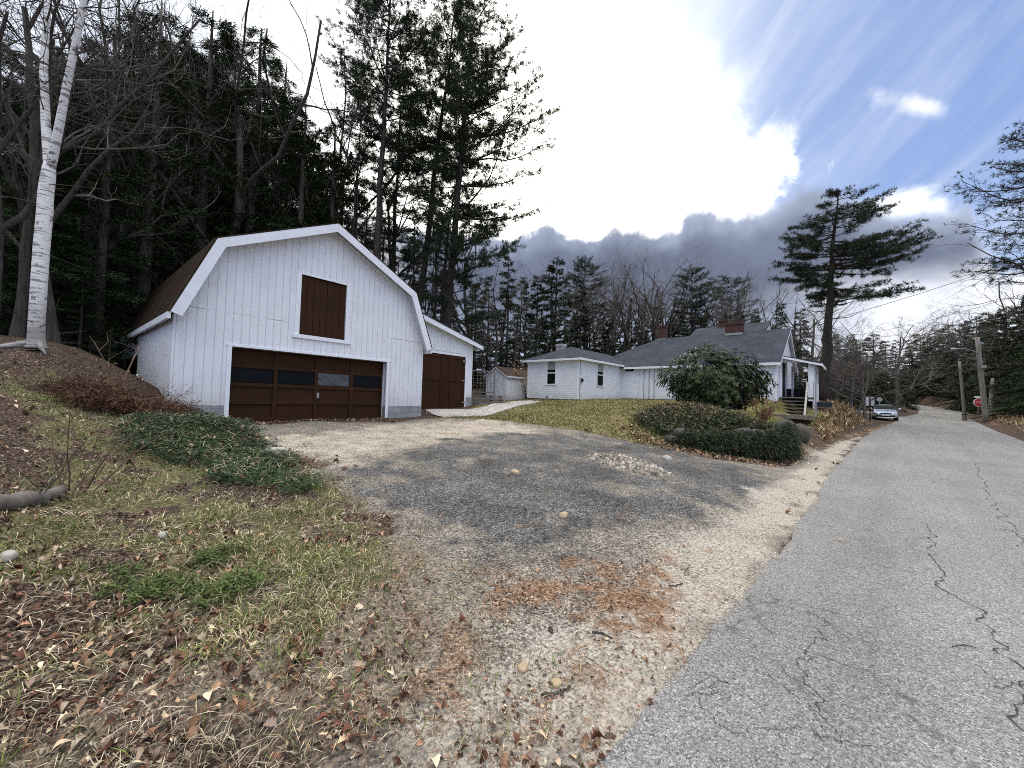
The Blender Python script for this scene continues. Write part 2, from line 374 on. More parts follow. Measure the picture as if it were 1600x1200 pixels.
ZP = {k: GP(v) for k, v in dict(
    asphalt=[(545,738),(620,702),(740,683),(870,672),(970,688),(1100,712),(1225,742),(1215,768),(1150,790),(1115,850),(1060,828),(960,862),(900,870),(815,892),(750,868),(700,830),(620,785)],
    sand=[(1345,676),(1322,712),(1300,740),(1280,780),(1200,880),(1100,1000),(1000,1110),(925,1199),(760,1199),(900,1110),(1020,1010),(1060,930),(1110,875),(1190,815),(1170,765),(1235,742),(1270,712),(1300,690)],
    tan=[(420,700),(440,678),(600,662),(760,655),(860,672),(850,690),(740,692),(640,706),(560,735),(500,730)],
    drive=[(360,662),(605,660),(660,655),(760,655),(900,672),(1000,695),(1120,718),(1235,732),(1300,700),(1345,678),(1322,712),(1280,780),(1100,1000),(925,1199),(560,1199),(600,1050),(620,930),(640,850),(560,770),(480,715),(400,690)],
    dry=[(0,1199),(200,1050),(400,940),(560,860),(640,850),(760,900),(800,990),(900,1030),(900,1110),(760,1199)],
    bankgrass=[(0,600),(60,590),(170,640),(330,655),(400,690),(470,720),(520,760),(620,800),(650,860),(560,930),(470,1000),(330,1050),(180,1080),(0,1080)],
    greenpatch=[(190,900),(300,860),(420,890),(400,930),(250,950)],
    lawn=[(680,655),(740,636),(830,628),(960,625),(1200,630),(1240,645),(1215,668),(1100,672),(1120,706),(1000,694),(900,674),(790,658)],
    verge=[(900,668),(1000,690),(1120,712),(1215,728),(1225,722),(1120,700),(1000,680),(940,662)],
    needle1=[(760,905),(850,880),(960,872),(1040,880),(1055,930),(1040,975),(960,985),(900,960),(830,960),(770,940)],
    needle2=[(1010,845),(1050,858),(1085,885),(1060,890),(1020,866)],
    needle3=[(930,970),(1040,940),(1050,970),(1010,1010),(900,1060),(800,1120),(760,1100),(850,1040)],
    needle4=[(1300,690),(1380,668),(1400,660),(1380,662),(1310,682),(1250,720),(1240,712)],
    hole=[(915,712),(960,708),(1010,722),(1055,745),(1040,752),(980,738),(930,722)],
).items()}
LAWN2 = np.array([hl(-3.5,6)[:2], hl(-3.5,-3)[:2], hl(2,-9.5)[:2], hl(6,-12)[:2], hl(7,-8)[:2], hl(6,4)[:2]])
def masks(x, y):
    n1 = fbm(x, y, 1.3, 5, 3.); n2 = fbm(x, y, 3.5, 4, 11.); n3 = fbm(x, y, .35, 3, 5.)
    rd, _ = road_info(x, y)
    S = lambda k, soft=.25, amp=.5: ss(-soft, soft, sdist(ZP[k], x, y) + amp*n1*.8 + amp*.5*n2)
    asph = S('asphalt', .7, .9)*np.clip(.72 + .55*n2 + .35*n1, 0, 1); asph = asph*(1 - .92*S('hole', .12, .2))
    band = ss(1.15, .45, rd + .35*n1 + .15*n2)*ss(-.35, .0, rd)*ss(42, 28, np.hypot(x, y))*(.45 + .5*ss(20, 8, np.hypot(x, y)))
    sand = np.maximum(S('sand', .25, .25), band*.9*ss(-2, 1, x + y*.6))
    sand = np.clip(sand*(.78 + .35*n2), 0, 1)
    tan = S('tan', .7, .8)*(.62 + .3*n2)
    drive = S('drive', .35, .5)
    dry = S('dry', .5, .7)
    grass = np.maximum(S('bankgrass', .6, .9)*ss(-.35, .35, n2 + n1*.8 + .05), S('greenpatch', .2, .3))
    lawn = np.maximum(np.maximum(S('lawn', .25, .4), S('verge', .2, .3)*ss(-.4, .2, n1)), ss(-.5, .8, sdist(LAWN2, x, y) + n1))*(1 - drive*.9)
    n4 = fbm(x, y, 6.5, 4, 43.)
    need = np.maximum.reduce([S('needle1', .3, .7)*(.25 + .5*ss(-.25, .3, n2*.7 + n4*.6)), S('needle2', .15, .2)*.75, S('needle3', .3, .6)*.62*ss(-.1, .35, n2*.7 + n4*.5), S('needle4', .3, .3)*(.4 + .5*ss(-.2, .3, n2)), .5*ss(.05, .5, n2 + .4*n4)*S('dry', .5, .5), .45*ss(.15, .5, n2*.7 + n4*.5)*S('drive', .3, .3)*ss(6.5, 4.5, np.hypot(x, y))])
    rightside = ss(.2, .9, -(x*RN[0] + y*RN[1]) - 5.2 + n1*.3)
    need = np.maximum(need, ss(1.3, .5, rd)*rightside*ss(.0, .3, rd)*.7*ss(70, 50, np.hypot(x, y)))
    drygrass = rightside*ss(.8, 1.6, rd + n1*.5)*ss(14, 5, rd)*ss(80, 60, np.hypot(x, y))
    front = ss(4.0, 2.4, np.hypot(x + 1.3, y - .6))*0
    litter = np.clip(1 - np.maximum.reduce([drive, dry*.75, lawn, grass*.8, sand, asph, drygrass, tan]), 0, 1)
    return dict(asph=asph, sand=sand, tan=tan, dry=np.clip(dry*(1-drive*.45)+front, 0, 1), grass=grass*(1-drive), lawn=lawn, need=need, litter=litter, drygrass=drygrass)
def set_masks(me, V):
    m = masks(V[:, 0], V[:, 1])
    for nm, ks in (('ma', ('asph', 'sand', 'tan')), ('mb', ('grass', 'lawn', 'litter')), ('mc', ('need', 'dry', 'drygrass'))):
        a = me.color_attributes.new(nm, 'FLOAT_COLOR', 'POINT'); c = np.ones((len(V), 4), np.float32)
        for i, k in enumerate(ks): c[:, i] = m[k]
        a.data.foreach_set('color', c.ravel())
    return m

# ------------------------------------------------------------------ materials
def mat(name, fn):
    m = bpy.data.materials.new(name); m.use_nodes = True; X.nt = m.node_tree
    b = next(n for n in X.nt.nodes if n.type == 'BSDF_PRINCIPLED')
    b.inputs['Specular IOR Level'].default_value = .3
    r = fn(b) or {}
    for k, v in r.items():
        if k == 'bump': continue
        X.put(b.inputs[k], v)
    if 'bump' in r:
        h, st, ds = r['bump']; n = X.node('ShaderNodeBump'); n.inputs['Strength'].default_value = st; n.inputs['Distance'].default_value = ds
        X.put(n.inputs['Height'], h); X.nt.links.new(n.outputs[0], b.inputs['Normal'])
    return m
def plain(name, c, rough=.7, metal=0, var=.25, nsc=3., bump=.2, **kw):
    def f(b):
        p = coord(); n = noise(p, nsc, 5, .65)
        k = ramp(n, [(.3, 1-var), (.7, 1+var)])
        return {'Base Color': mixc(1.0, c, k, 'MULTIPLY'), 'Roughness': rough, 'Metallic': metal, 'bump': (noise(p, nsc*8, 3), bump, .01), **kw}
    return mat(name, f)
def m_ground(b):
    p = coord()
    a = attr('ma'); c = attr('mb'); e = attr('mc')
    asph, sand, tan = sep(a); grass, lawn, litter = sep(c); need, dry, dgr = sep(e)
    fine = noise(p, 140, 2, .7); mid = noise(p, 32, 4, .7); big = noise(p, 2.4, 5, .6)
    vr = voro(p, 62, out=1); vs = sep(vr)[0]
    vd = voro(p, 62)
    v2 = sep(voro(p, 150, out=1))[1]
    peb = vs*.55 + v2*.3 + fine*.15
    grav = ramp(peb, [(.18, (.045,.042,.038)), (.38, (.15,.14,.128)), (.6, (.30,.28,.25)), (.82, (.56,.52,.47))])
    grav = mixc(1.0, scal(grav, ramp(big, [(.3, .60), (.7, 1.02)])), (1.05, .985, .90), 'MULTIPLY')
    asc = scal(ramp(peb*.8 + mid*.2, [(.2, (.020,.0195,.019)), (.45, (.05,.049,.048)), (.62, (.105,.102,.098)), (.78, (.30,.29,.27))]), ramp(noise(p, 1.1, 5, .65), [(.3, .6), (.7, 1.7)]))
    sc_ = ramp(peb*.62 + mid*.38, [(.22, (.12,.105,.085)), (.42, (.34,.30,.245)), (.6, (.46,.415,.35)), (.78, (.62,.57,.49))])
    tc = ramp(peb*.55 + big*.45, [(.26, (.22,.185,.14)), (.48, (.43,.37,.29)), (.7, (.64,.57,.47))])
    gc = ramp(mid*.6 + vs*.25 + big*.15, [(.28, (.02,.02,.009)), (.45, (.085,.085,.033)), (.6, (.20,.175,.085)), (.75, (.36,.31,.19))])
    lc = ramp(mid*.55 + big*.45, [(.34, (.06,.062,.018)), (.47, (.15,.145,.045)), (.58, (.28,.235,.105)), (.68, (.44,.37,.21))])
    lit = ramp(vs*.5 + mid*.5, [(.25, (.014,.010,.008)), (.45, (.045,.030,.021)), (.6, (.105,.07,.05)), (.8, (.26,.19,.14))])
    nc = ramp(mid*.4 + vs*.6, [(.15, (.04,.026,.018)), (.38, (.15,.085,.05)), (.6, (.29,.185,.115)), (.85, (.48,.38,.28))])
    dc = ramp(peb*.6 + mid*.4, [(.22, (.045,.035,.026)), (.4, (.15,.12,.088)), (.58, (.255,.21,.16)), (.78, (.46,.40,.325))])
    dg = ramp(mid*.6 + big*.4, [(.35, (.10,.06,.03)), (.5, (.24,.165,.085)), (.68, (.40,.30,.17))])
    t = mid*.5 + fine*.3 + vs*.2 - .5
    def th(mk, s=.28): return sstep(.5 - s, .5 + s, mk + t*.9)
    col = grav
    for mk, cc in ((dry, dc), (tan, tc), (asph, asc), (sand, sc_), (litter, lit), (lawn, lc), (grass, gc), (dgr, dg), (need, nc)):
        col = mixc(th(mk), col, cc)
    h = vd*-.6 + mid*.8 + fine*.25
    return {'Base Color': col, 'Roughness': .95, 'Specular IOR Level': .15, 'bump': (h, .9, .02)}
def m_road(b):
    p = coord(); x, y, z = sep(p)
    vr = voro(p, 115, out=1); v0 = sep(vr)[0]; v1 = sep(voro(p, 230, out=1))[1]
    fine = noise(p, 220, 2); big = noise(p, .55, 5, .65)
    peb = v0*.5 + v1*.35 + fine*.15
    c = ramp(peb, [(.14, (.055,.054,.052)), (.32, (.150,.149,.146)), (.52, (.222,.220,.215)), (.72, (.31,.307,.298)), (.9, (.55,.54,.525))])
    # long wheel-track streaks along the carriageway
    s = x*RD[0] + y*RD[1]; t_ = x*RN[0] + y*RN[1]
    tr = noise(comb(s*.06, t_*.9, 0.), 1.0, 4, .6)
    c = mixc(1.0, c, mixc(1.0, ramp(big*.45 + tr*.55, [(.34, .70), (.5, .93), (.64, 1.08)]), (1.02, .995, .965), 'MULTIPLY'), 'MULTIPLY')
    # open, ravelled patches near the edge
    rav = sstep(.54, .66, noise(p, 1.1, 5, .65)); pit = sstep(.34, .22, noise(p, 26, 3, .7))
    pit2 = sstep(.40, .28, noise(p, 34, 3, .75))
    c = mixc(clamp(rav*pit + rav*pit2*.7)*.85, c, (.035,.034,.033))
    rav2 = sstep(.50, .60, noise(vadd(p, (11., 4., 0.)), .8, 4, .6))*sstep(-3.2, -.6, t_); c = mixc(rav2*pit2*.7, c, (.04,.039,.038))
    # hairline cracks in a network
    wv = vadd(p, vmul(noise(p, 2.2, 4, .6, color=True), (.55,.55,.55)))
    cr = sstep(.016, .004, voro(wv, .9, 'DISTANCE_TO_EDGE'))*sstep(.46, .58, noise(vadd(p, (3.,9.,0.)), .45, 3))
    cr = cr*sstep(.40, .62, noise(p, 7, 3, .7)); c = mixc(cr*.6, c, (.035,.034,.033))
    return {'Base Color': c, 'Roughness': .9, 'Specular IOR Level': .2, 'bump': (peb - cr, .5, .008)}
def m_crack(b): return {'Base Color': (.045,.044,.043), 'Roughness': 1.0}
def m_t111(b):          # grooved vertical panel siding, white paint gone chalky
    p = coord(); x, y, z = sep(p)
    def groove(q, w_):
        f = X.m('FRACT', q/.2032); dd = X.m('ABSOLUTE', f - .5); return sstep(.5 - w_, .5 - w_*.4, dd)
    nrm = X(X.node('ShaderNodeNewGeometry').outputs['Normal'])
    g = groove(x + y, .05)
    pn = comb(x*1.0, y, z*.12)
    ch = noise(pn, 6, 5, .7); bl = noise(p, 1.1, 5, .6); grain = noise(comb(x*60, y*60, z*2.2), 1.0, 3, .7)
    seam = sstep(.010, .004, X.m('ABSOLUTE', z - 3.06 + (noise(p, 1.3) - .5)*.02))*sstep(.42, .5, noise(p, .55, 2))
    col = scal((.74,.75,.772), ramp(ch*.5 + bl*.5, [(.32, .84), (.5, .98), (.7, 1.03)]))
    col = scal(col, ramp(grain, [(.25, .9), (.5, 1.0)]))
    peel = sstep(.60, .70, noise(comb(x*3, y*3, z*1.2), 3.2, 6, .7))
    col = mixc(peel*.4, col, (.45,.43,.40))
    damp = sstep(1.5, .3, z + (noise(p, 1.8, 4) - .5)*1.4)
    col = mixc(damp*.30, col, (.36,.335,.26))
    rust = sstep(.70, .80, noise(comb(x*7, y*7, z*.9), 1.6, 4, .7)); col = mixc(rust*.22, col, (.34,.30,.25))
    col = mixc(g*.38, col, (.33,.34,.36)); col = mixc(seam*.8, col, (.18,.18,.19))
    return {'Base Color': col, 'Roughness': .7, 'bump': (grain*.15 - g - seam, .7, .012)}
def m_clap(b):
    p = coord(); x, y, z = sep(p)
    f = X.m('FRACT', z/.118 + 50.)
    ln = sstep(.84, .97, f)
    bl = noise(p, 1.3, 5, .65); st = noise(comb(x*2.2, y*2.2, z*.35), 2.6, 5, .7)
    col = scal((.72,.735,.765), ramp(bl*.5 + st*.5, [(.33, .86), (.5, .99), (.66, 1.03)]))
    gr = sstep(.55, .1, z + (noise(p, 2.5, 4) - .5)*.9)
    col = mixc(gr*.3, col, (.38,.36,.27))
    col = mixc(ln*.62, col, (.24,.25,.28))  # shadow lines under the laps, painted into the siding colour
    return {'Base Color': col, 'Roughness': .6, 'bump': (X.m('MULTIPLY', f, -1.)*1.0, .2, .012)}
def m_shingle(c0, c1, moss=0., rowh=.14):
    def f(b):
        p = coord('UV')
        n = X.node('ShaderNodeTexBrick'); X.put(n.inputs['Vector'], p); n.offset = .5
        n.inputs['Scale'].default_value = 1.0; n.inputs['Mortar Size'].default_value = .006; n.inputs['Brick Width'].default_value = .30; n.inputs['Row Height'].default_value = rowh
        X.put(n.inputs['Color1'], c0); X.put(n.inputs['Color2'], c1); X.put(n.inputs['Mortar'], tuple(k*.35 for k in c0))
        o = coord(); bl = noise(o, 1.2, 5, .65); sp = noise(o, 40, 3, .7)
        col = scal(X(n.outputs[0]), ramp(bl, [(.3, .72), (.7, 1.25)])); col = scal(col, ramp(sp, [(.3, .7), (.7, 1.3)]))
        if moss:
            mk = sstep(.62 - moss*.3, .85 - moss*.2, noise(o, 1.1, 6, .7) + noise(o, 14, 3, .7)*.35 - .1)
            col = mixc(mk, col, ramp(noise(o, 25, 3), [(.3, (.015,.018,.006)), (.7, (.045,.048,.015))]))
        return {'Base Color': col, 'Roughness': .95, 'Specular IOR Level': .12, 'bump': (X(n.outputs[1])*-1.0 + sp*.4, .6, .012)}
    return f
def m_block(b):
    p = coord(); x, y, z = sep(p)
    n = X.node('ShaderNodeTexBrick'); X.put(n.inputs['Vector'], comb(x + y, z, 0.)); n.inputs['Scale'].default_value = 1.; n.inputs['Mortar Size'].default_value = .008
    n.inputs['Brick Width'].default_value = .40; n.inputs['Row Height'].default_value = .20
    X.put(n.inputs['Color1'], (.26,.26,.265)); X.put(n.inputs['Color2'], (.34,.34,.34)); X.put(n.inputs['Mortar'], (.20,.20,.20))
    return {'Base Color': scal(X(n.outputs[0]), ramp(noise(p, 6, 5, .7), [(.3, .75), (.7, 1.15)])), 'Roughness': .95, 'bump': (X(n.outputs[1])*-1.0 + noise(p, 50, 3)*.4, .6, .01)}
def m_brick(b):
    p = coord(); x, y, z = sep(p)
    n = X.node('ShaderNodeTexBrick'); X.put(n.inputs['Vector'], comb(x + y, z, 0.)); n.inputs['Scale'].default_value = 1.; n.inputs['Mortar Size'].default_value = .008
    n.inputs['Brick Width'].default_value = .21; n.inputs['Row Height'].default_value = .075
    X.put(n.inputs['Color1'], (.055,.021,.016)); X.put(n.inputs['Color2'], (.09,.033,.025)); X.put(n.inputs['Mortar'], (.09,.08,.075))
    return {'Base Color': X(n.outputs[0]), 'Roughness': .9, 'bump': (X(n.outputs[1])*-1.0, .5, .01)}
def m_glass(b): 
    p = coord()
    return {'Base Color': (.008,.009,.010), 'Roughness': ramp(noise(p, 3, 3), [(.3, .06), (.7, .16)]), 'Specular IOR Level': .04, 'bump': (noise(p, 1.6, 2), .15, .02)}
def m_glass2(b): return {'Base Color': (.02,.022,.024), 'Roughness': ramp(noise(coord(), 5, 4), [(.3, .12), (.7, .45)]), 'Specular IOR Level': 1.0, 'bump': (noise(coord(), 2.6, 3), .5, .05)}
def m_bark(c0, c1, s=1.):
    def f(b):
        p = coord(); x, y, z = sep(p); q = comb(x*9*s, y*9*s, z*1.6*s)
        n = noise(q, 1.2, 5, .7); fi = noise(p, 30, 3, .7)
        rv = ramp(objrand(), [(0, .75), (1, 1.3)])
        return {'Base Color': scal(mixc(ramp(n, [(.32, 0), (.66, 1)]), c0, c1), rv), 'Roughness': .95, 'Specular IOR Level': .1, 'bump': (n + fi*.3, .9, .04)}
    return f
def m_birch(b):
    p = coord(); x, y, z = sep(p)
    n = noise(comb(x*1.5, y*1.5, z*14), 1.2, 5, .7); bg = noise(comb(x*2.5, y*2.5, z*2.2), 1.3, 5, .7)
    fi = noise(comb(x*4, y*4, z*60), 1.0, 3, .7)
    dk = sstep(.55, .60, n); sc2 = sstep(.585, .64, bg)
    low = sstep(1.9, .1, z + (noise(p, 3, 5, .7) - .5)*2.6)
    col = scal((.74,.72,.69), ramp(fi, [(.25, .78), (.6, 1.05)]))
    col = mixc(dk*.75, col, (.10,.09,.085)); col = mixc(clamp(sc2 + low*.75), col, mixc(fi, (.06,.055,.05), (.24,.22,.20)))
    return {'Base Color': col, 'Roughness': .8, 'bump': (fi*.5 - dk - sc2, .7, .012)}
def m_leafcol(rough=.75, vary=.35, trans=.0):
    def f(b):
        p = coord(); a = attr('col'); n = noise(p, 1.7, 3, .6)
        rv = ramp(objrand(), [(0, 1 - vary), (1, 1 + vary)])
        c = scal(scal(a, ramp(n, [(.3, .65), (.7, 1.35)])), rv)
        return {'Base Color': c, 'Roughness': rough, 'Specular IOR Level': .25}
    return f
def m_wood(c, s=1.):
    def f(b):
        p = coord(); x, y, z = sep(p); n = noise(comb(x*10*s, y*10*s, z*1.2*s), 1.5, 5, .7)
        return {'Base Color': scal(c, ramp(n, [(.3, .55), (.7, 1.3)])), 'Roughness': .85, 'bump': (n, .5, .01)}
    return f
def m_brown(b):
    p = coord(); x, y, z = sep(p); n = noise(comb(x*14, y*14, z*2), 1.2, 4, .7); bl = noise(p, 1.2, 4, .6)
    return {'Base Color': scal((.038,.0165,.0072), ramp(n*.4 + bl*.6, [(.3, .72), (.7, 1.3)])), 'Roughness': .65, 'Specular IOR Level': .10, 'bump': (n, .3, .006)}
M = {}
for k, f in dict(ground=m_ground, road=m_road, crack=m_crack, t111=m_t111, clap=m_clap, barnroof=m_shingle((.034,.015,.010), (.022,.012,.009), .3), slate=m_shingle((.046,.054,.068), (.062,.070,.086)),
                 shedroof=m_shingle((.085,.06,.045), (.11,.08,.06)), block=m_block, brick=m_brick, glass=m_glass, skyglass=m_glass2, bark=m_bark((.035,.029,.025), (.105,.092,.08)), pinebark=m_bark((.022,.018,.016), (.075,.062,.052)),
                 greybark=m_bark((.075,.066,.058), (.19,.17,.15)), birch=m_birch, needle=m_leafcol(.7, .3), leaf=m_leafcol(.8, 0), rhodo=m_leafcol(.38, 0), oldwood=m_wood((.17,.15,.13)), pole=m_wood((.22,.20,.175), .6), brown=m_brown).items(): M[k] = mat(k, f)
M['trim'] = plain('trim', (.74,.755,.785), .55, var=.06, nsc=4, bump=.08)
M['concrete'] = plain('concrete', (.42,.40,.37), .9, var=.25, nsc=2.5)
M['dark'] = plain('dark', (.015,.014,.013), .9)
M['interior'] = plain('interior', (.04,.036,.033), .9)
M['metal'] = plain('metal', (.35,.36,.37), .4, .8, var=.1)
M['greymetal'] = plain('greymetal', (.30,.31,.32), .55, .3, var=.15)
M['black'] = plain('black', (.012,.012,.013), .6)
M['signwhite'] = plain('signwhite', (.78,.78,.77), .45, var=.05)
M['signback'] = plain('signback', (.40,.41,.42), .45, .5, var=.12)
M['red'] = plain('red', (.50,.02,.025), .45, var=.08)
M['tyre'] = plain('tyre', (.012,.012,.012), .85)
M['paint'] = plain('paint', (.42,.47,.53), .28, .55, var=.03, bump=0, **{'Coat Weight': .6})
M['lamp'] = plain('lamp', (.75,.77,.80), .15, .1, var=.05, **{'Coat Weight': .8})
M['stone'] = plain('stone', (.34,.32,.29), .9, var=.35, nsc=4, bump=.5)
M['palestone'] = plain('palestone', (.40,.37,.32), .9, var=.25, nsc=5, bump=.5)
M['sandstone'] = plain('sandstone', (.42,.32,.20), .9, var=.3, nsc=5, bump=.5)
M['darkstone'] = plain('darkstone', (.075,.066,.057), .95, var=.4, nsc=4, bump=.6)
M['blue'] = plain('blue', (.012,.015,.03), .4)
M['curtain'] = plain('curtain', (.30,.31,.30), .9, var=.2)

# ------------------------------------------------------------------ ground, driveway, road
def sheet():
    th = np.r_[np.arange(-68, 68.01, .25), np.arange(71, 289, 3.)]; th = np.radians(90 - th)
    r = np.r_[np.geomspace(.35, 60, 330), np.geomspace(62, 900, 70)]
    x = (r[:, None]*np.cos(th)[None]).ravel(); y = (r[:, None]*np.sin(th)[None]).ravel(); z = ground_z(x, y)
    nr, nt = len(r), len(th); i = np.arange(nr-1)[:, None]*nt; j = np.arange(nt)[None]; k = (j+1) % nt
    F = np.stack([i+j, i+nt+j, i+nt+k, i+k], -1).reshape(-1, 4)
    V = np.c_[x, y, z]
    c = len(V); V = np.r_[V, [[0, 0, GZ1(0, 0)]]]; T = np.stack([np.full(nt, c), np.arange(nt), (np.arange(nt)+1) % nt], 1)
    g = Geo(); g.add(V, [F, T]); o = g.build('ground', M['ground'], smooth=True); tag(o, kind='structure')
    m = set_masks(o.data, V)
    sd_ = sdist(ZP['drive'], V[:, 0], V[:, 1]) + .15*fbm(V[:, 0], V[:, 1], 2., 3)
    rd, _ = road_info(V[:, 0], V[:, 1])
    ok = (sd_ > 0) & (rd > .02)
    Fd = F[ok[F].all(1)]; used = np.unique(Fd); mp = np.full(len(V), -1); mp[used] = np.arange(len(used))
    Vd = V[used] + [0, 0, .004]
    g = Geo(); g.add(Vd, [mp[Fd]]); o = g.build('driveway', M['ground'], smooth=True); tag(o, kind='structure'); set_masks(o.data, Vd)
sheet()
def road():
    P, Q = RLn.copy(), RRn.copy(); n = len(P); rng = np.random.RandomState(3)
    k = 14; g = Geo()
    lt = np.linspace(0, 1, k)
    wob = fbm(P[:, 0], P[:, 1], 1.1, 4)*.10
    dirv = (Q - P); L = np.linalg.norm(dirv[:, :2], axis=1)[:, None]
    P = P + dirv/L*wob[:, None]
    V = P[:, None]*(1-lt[None, :, None]) + Q[:, None]*lt[None, :, None]
    V[:, :, 2] += .05*np.sin(lt*np.pi)[None] + .004
    V = V.reshape(-1, 3); i = np.arange(n-1)[:, None]*k; j = np.arange(k-1)[None]
    g.add(V, np.stack([i+j, i+j+1, i+k+j+1, i+k+j], -1).reshape(-1, 4))
    # the long open cracks, as narrow dark strips just proud of the asphalt
    def rz(x, y):
        q = np.array([x, y]); k = ((RLn[:, :2]-q)**2).sum(1).argmin(); j = ((RRn[:, :2]-q)**2).sum(1).argmin(); a, b = np.linalg.norm(RLn[k, :2]-q), np.linalg.norm(RRn[j, :2]-q)
        t = a/(a+b); return RLn[k, 2]*(1-t) + RRn[j, 2]*t + .05*math.sin(t*math.pi) + .0075
    def crack(pts, wd, wob_=.05, n_=160, raw=None, depth=0):
        Pw = polyline(np.asarray(GP(pts) if raw is None else raw[:, :2]), n_)
        Pw = Pw + np.c_[fbm(Pw[:, 0], Pw[:, 1], 4.5, 5, 2.), fbm(Pw[:, 0], Pw[:, 1], 4.5, 5, 40.)]*wob_*2.6
        T = np.gradient(Pw, axis=0); T /= np.linalg.norm(T, axis=1)[:, None]; Nn = np.c_[-T[:, 1], T[:, 0]]
        ww = wd*(.2 + 1.5*rng.rand(n_))[:, None]
        A = Pw + Nn*ww/2; B = Pw - Nn*ww/2
        z = np.array([rz(*q) for q in Pw])
        i_ = np.arange(n_-1); g.add(np.r_[np.c_[A, z], np.c_[B, z]], np.stack([i_, i_+1, i_+1+n_, i_+n_], 1), 1)
        if depth < 2:
            for _ in range(4 if depth == 0 else 0):
                k0 = rng.randint(2, n_ - 2); a = rng.rand()*6.28; L = (.12 + .38*rng.rand())*(1 if depth == 0 else .5); e = np.array([math.cos(a), math.sin(a)])*L
                crack(None, wd*.55, .03, 14, np.c_[Pw[k0] + e*np.linspace(0, 1, 8)[:, None], np.zeros(8)], depth + 1)
    crack([(1450,828),(1460,850),(1455,880),(1475,910),(1468,930),(1500,955),(1530,985),(1560,1010),(1565,1050),(1578,1090),(1590,1130),(1598,1180)], .0075)
    crack([(1520,735),(1545,775),(1560,800),(1575,830),(1600,870)], .0075)
    crack([(1266,960),(1272,1000),(1262,1040),(1268,1080),(1290,1110),(1270,1150),(1282,1195)], .0045, .08)
    crack([(1545,1100),(1585,1092),(1600,1095)], .004)
    crack([(1090,1060),(1120,1090),(1110,1130),(1150,1165)], .0035, .1)
    o = g.build('road', [M['road'], M['crack']], smooth=True); tag(o, kind='structure')
road()
def side_road():
    P = [atY(1401,656,37)+[0,0,.006], atY(1408,650.5,45)+[0,0,.006]]
    D = np.array([-.85, .35, 0]); 
    V = []
    for s in np.linspace(0, 24, 25):
        for q in P:
            p = q + D*s - [1.2*D[0], 1.2*D[1], 0]; p[2] = max(GZ1(p[0], p[1]) + .03, 0.2) if s > 2 else q[2] + .01; V.append(p)
    i = np.arange(24)*2; g = Geo(); g.add(np.array(V), np.stack([i, i+1, i+3, i+2], 1)); tag(g.build('side_road', M['road']), kind='structure')
side_road()

def uvroof(o):
    me = o.data; uv = me.uv_layers.new(name='UVMap')
    for p in me.polygons:
        n = p.normal; e1 = Vector((0, 0, 1)).cross(n)
        e1 = e1.normalized() if e1.length > 1e-3 else Vector((1, 0, 0)); e2 = n.cross(e1)
        for li in p.loop_indices:
            c = me.vertices[me.loops[li].vertex_index].co; uv.data[li].uv = (c.dot(e1), c.dot(e2))
    return o
def m_shedwall(b):
    p = coord(); x, y, z = sep(p); f = X.m('FRACT', (x + y)/.14); g = sstep(.46, .49, X.m('ABSOLUTE', f - .5))
    n = noise(comb(x*4, y*4, z*.5), 2.2, 5, .7); dm = sstep(.55, .0, z + (noise(p, 4, 4) - .5)*.7)
    col = mixc(sstep(.48, .66, n)*.55, (.86,.87,.88), (.58,.57,.54)); col = mixc(dm*.5, col, (.16,.15,.11)); col = mixc(g*.7, col, (.15,.15,.15))
    return {'Base Color': col, 'Roughness': .8, 'bump': (g*-1.0, .5, .01)}
M['shedwall'] = mat('shedwall', m_shedwall)
M['palewood'] = plain('palewood', (.42,.40,.36), .85, var=.3, nsc=6)
ANG = .8803
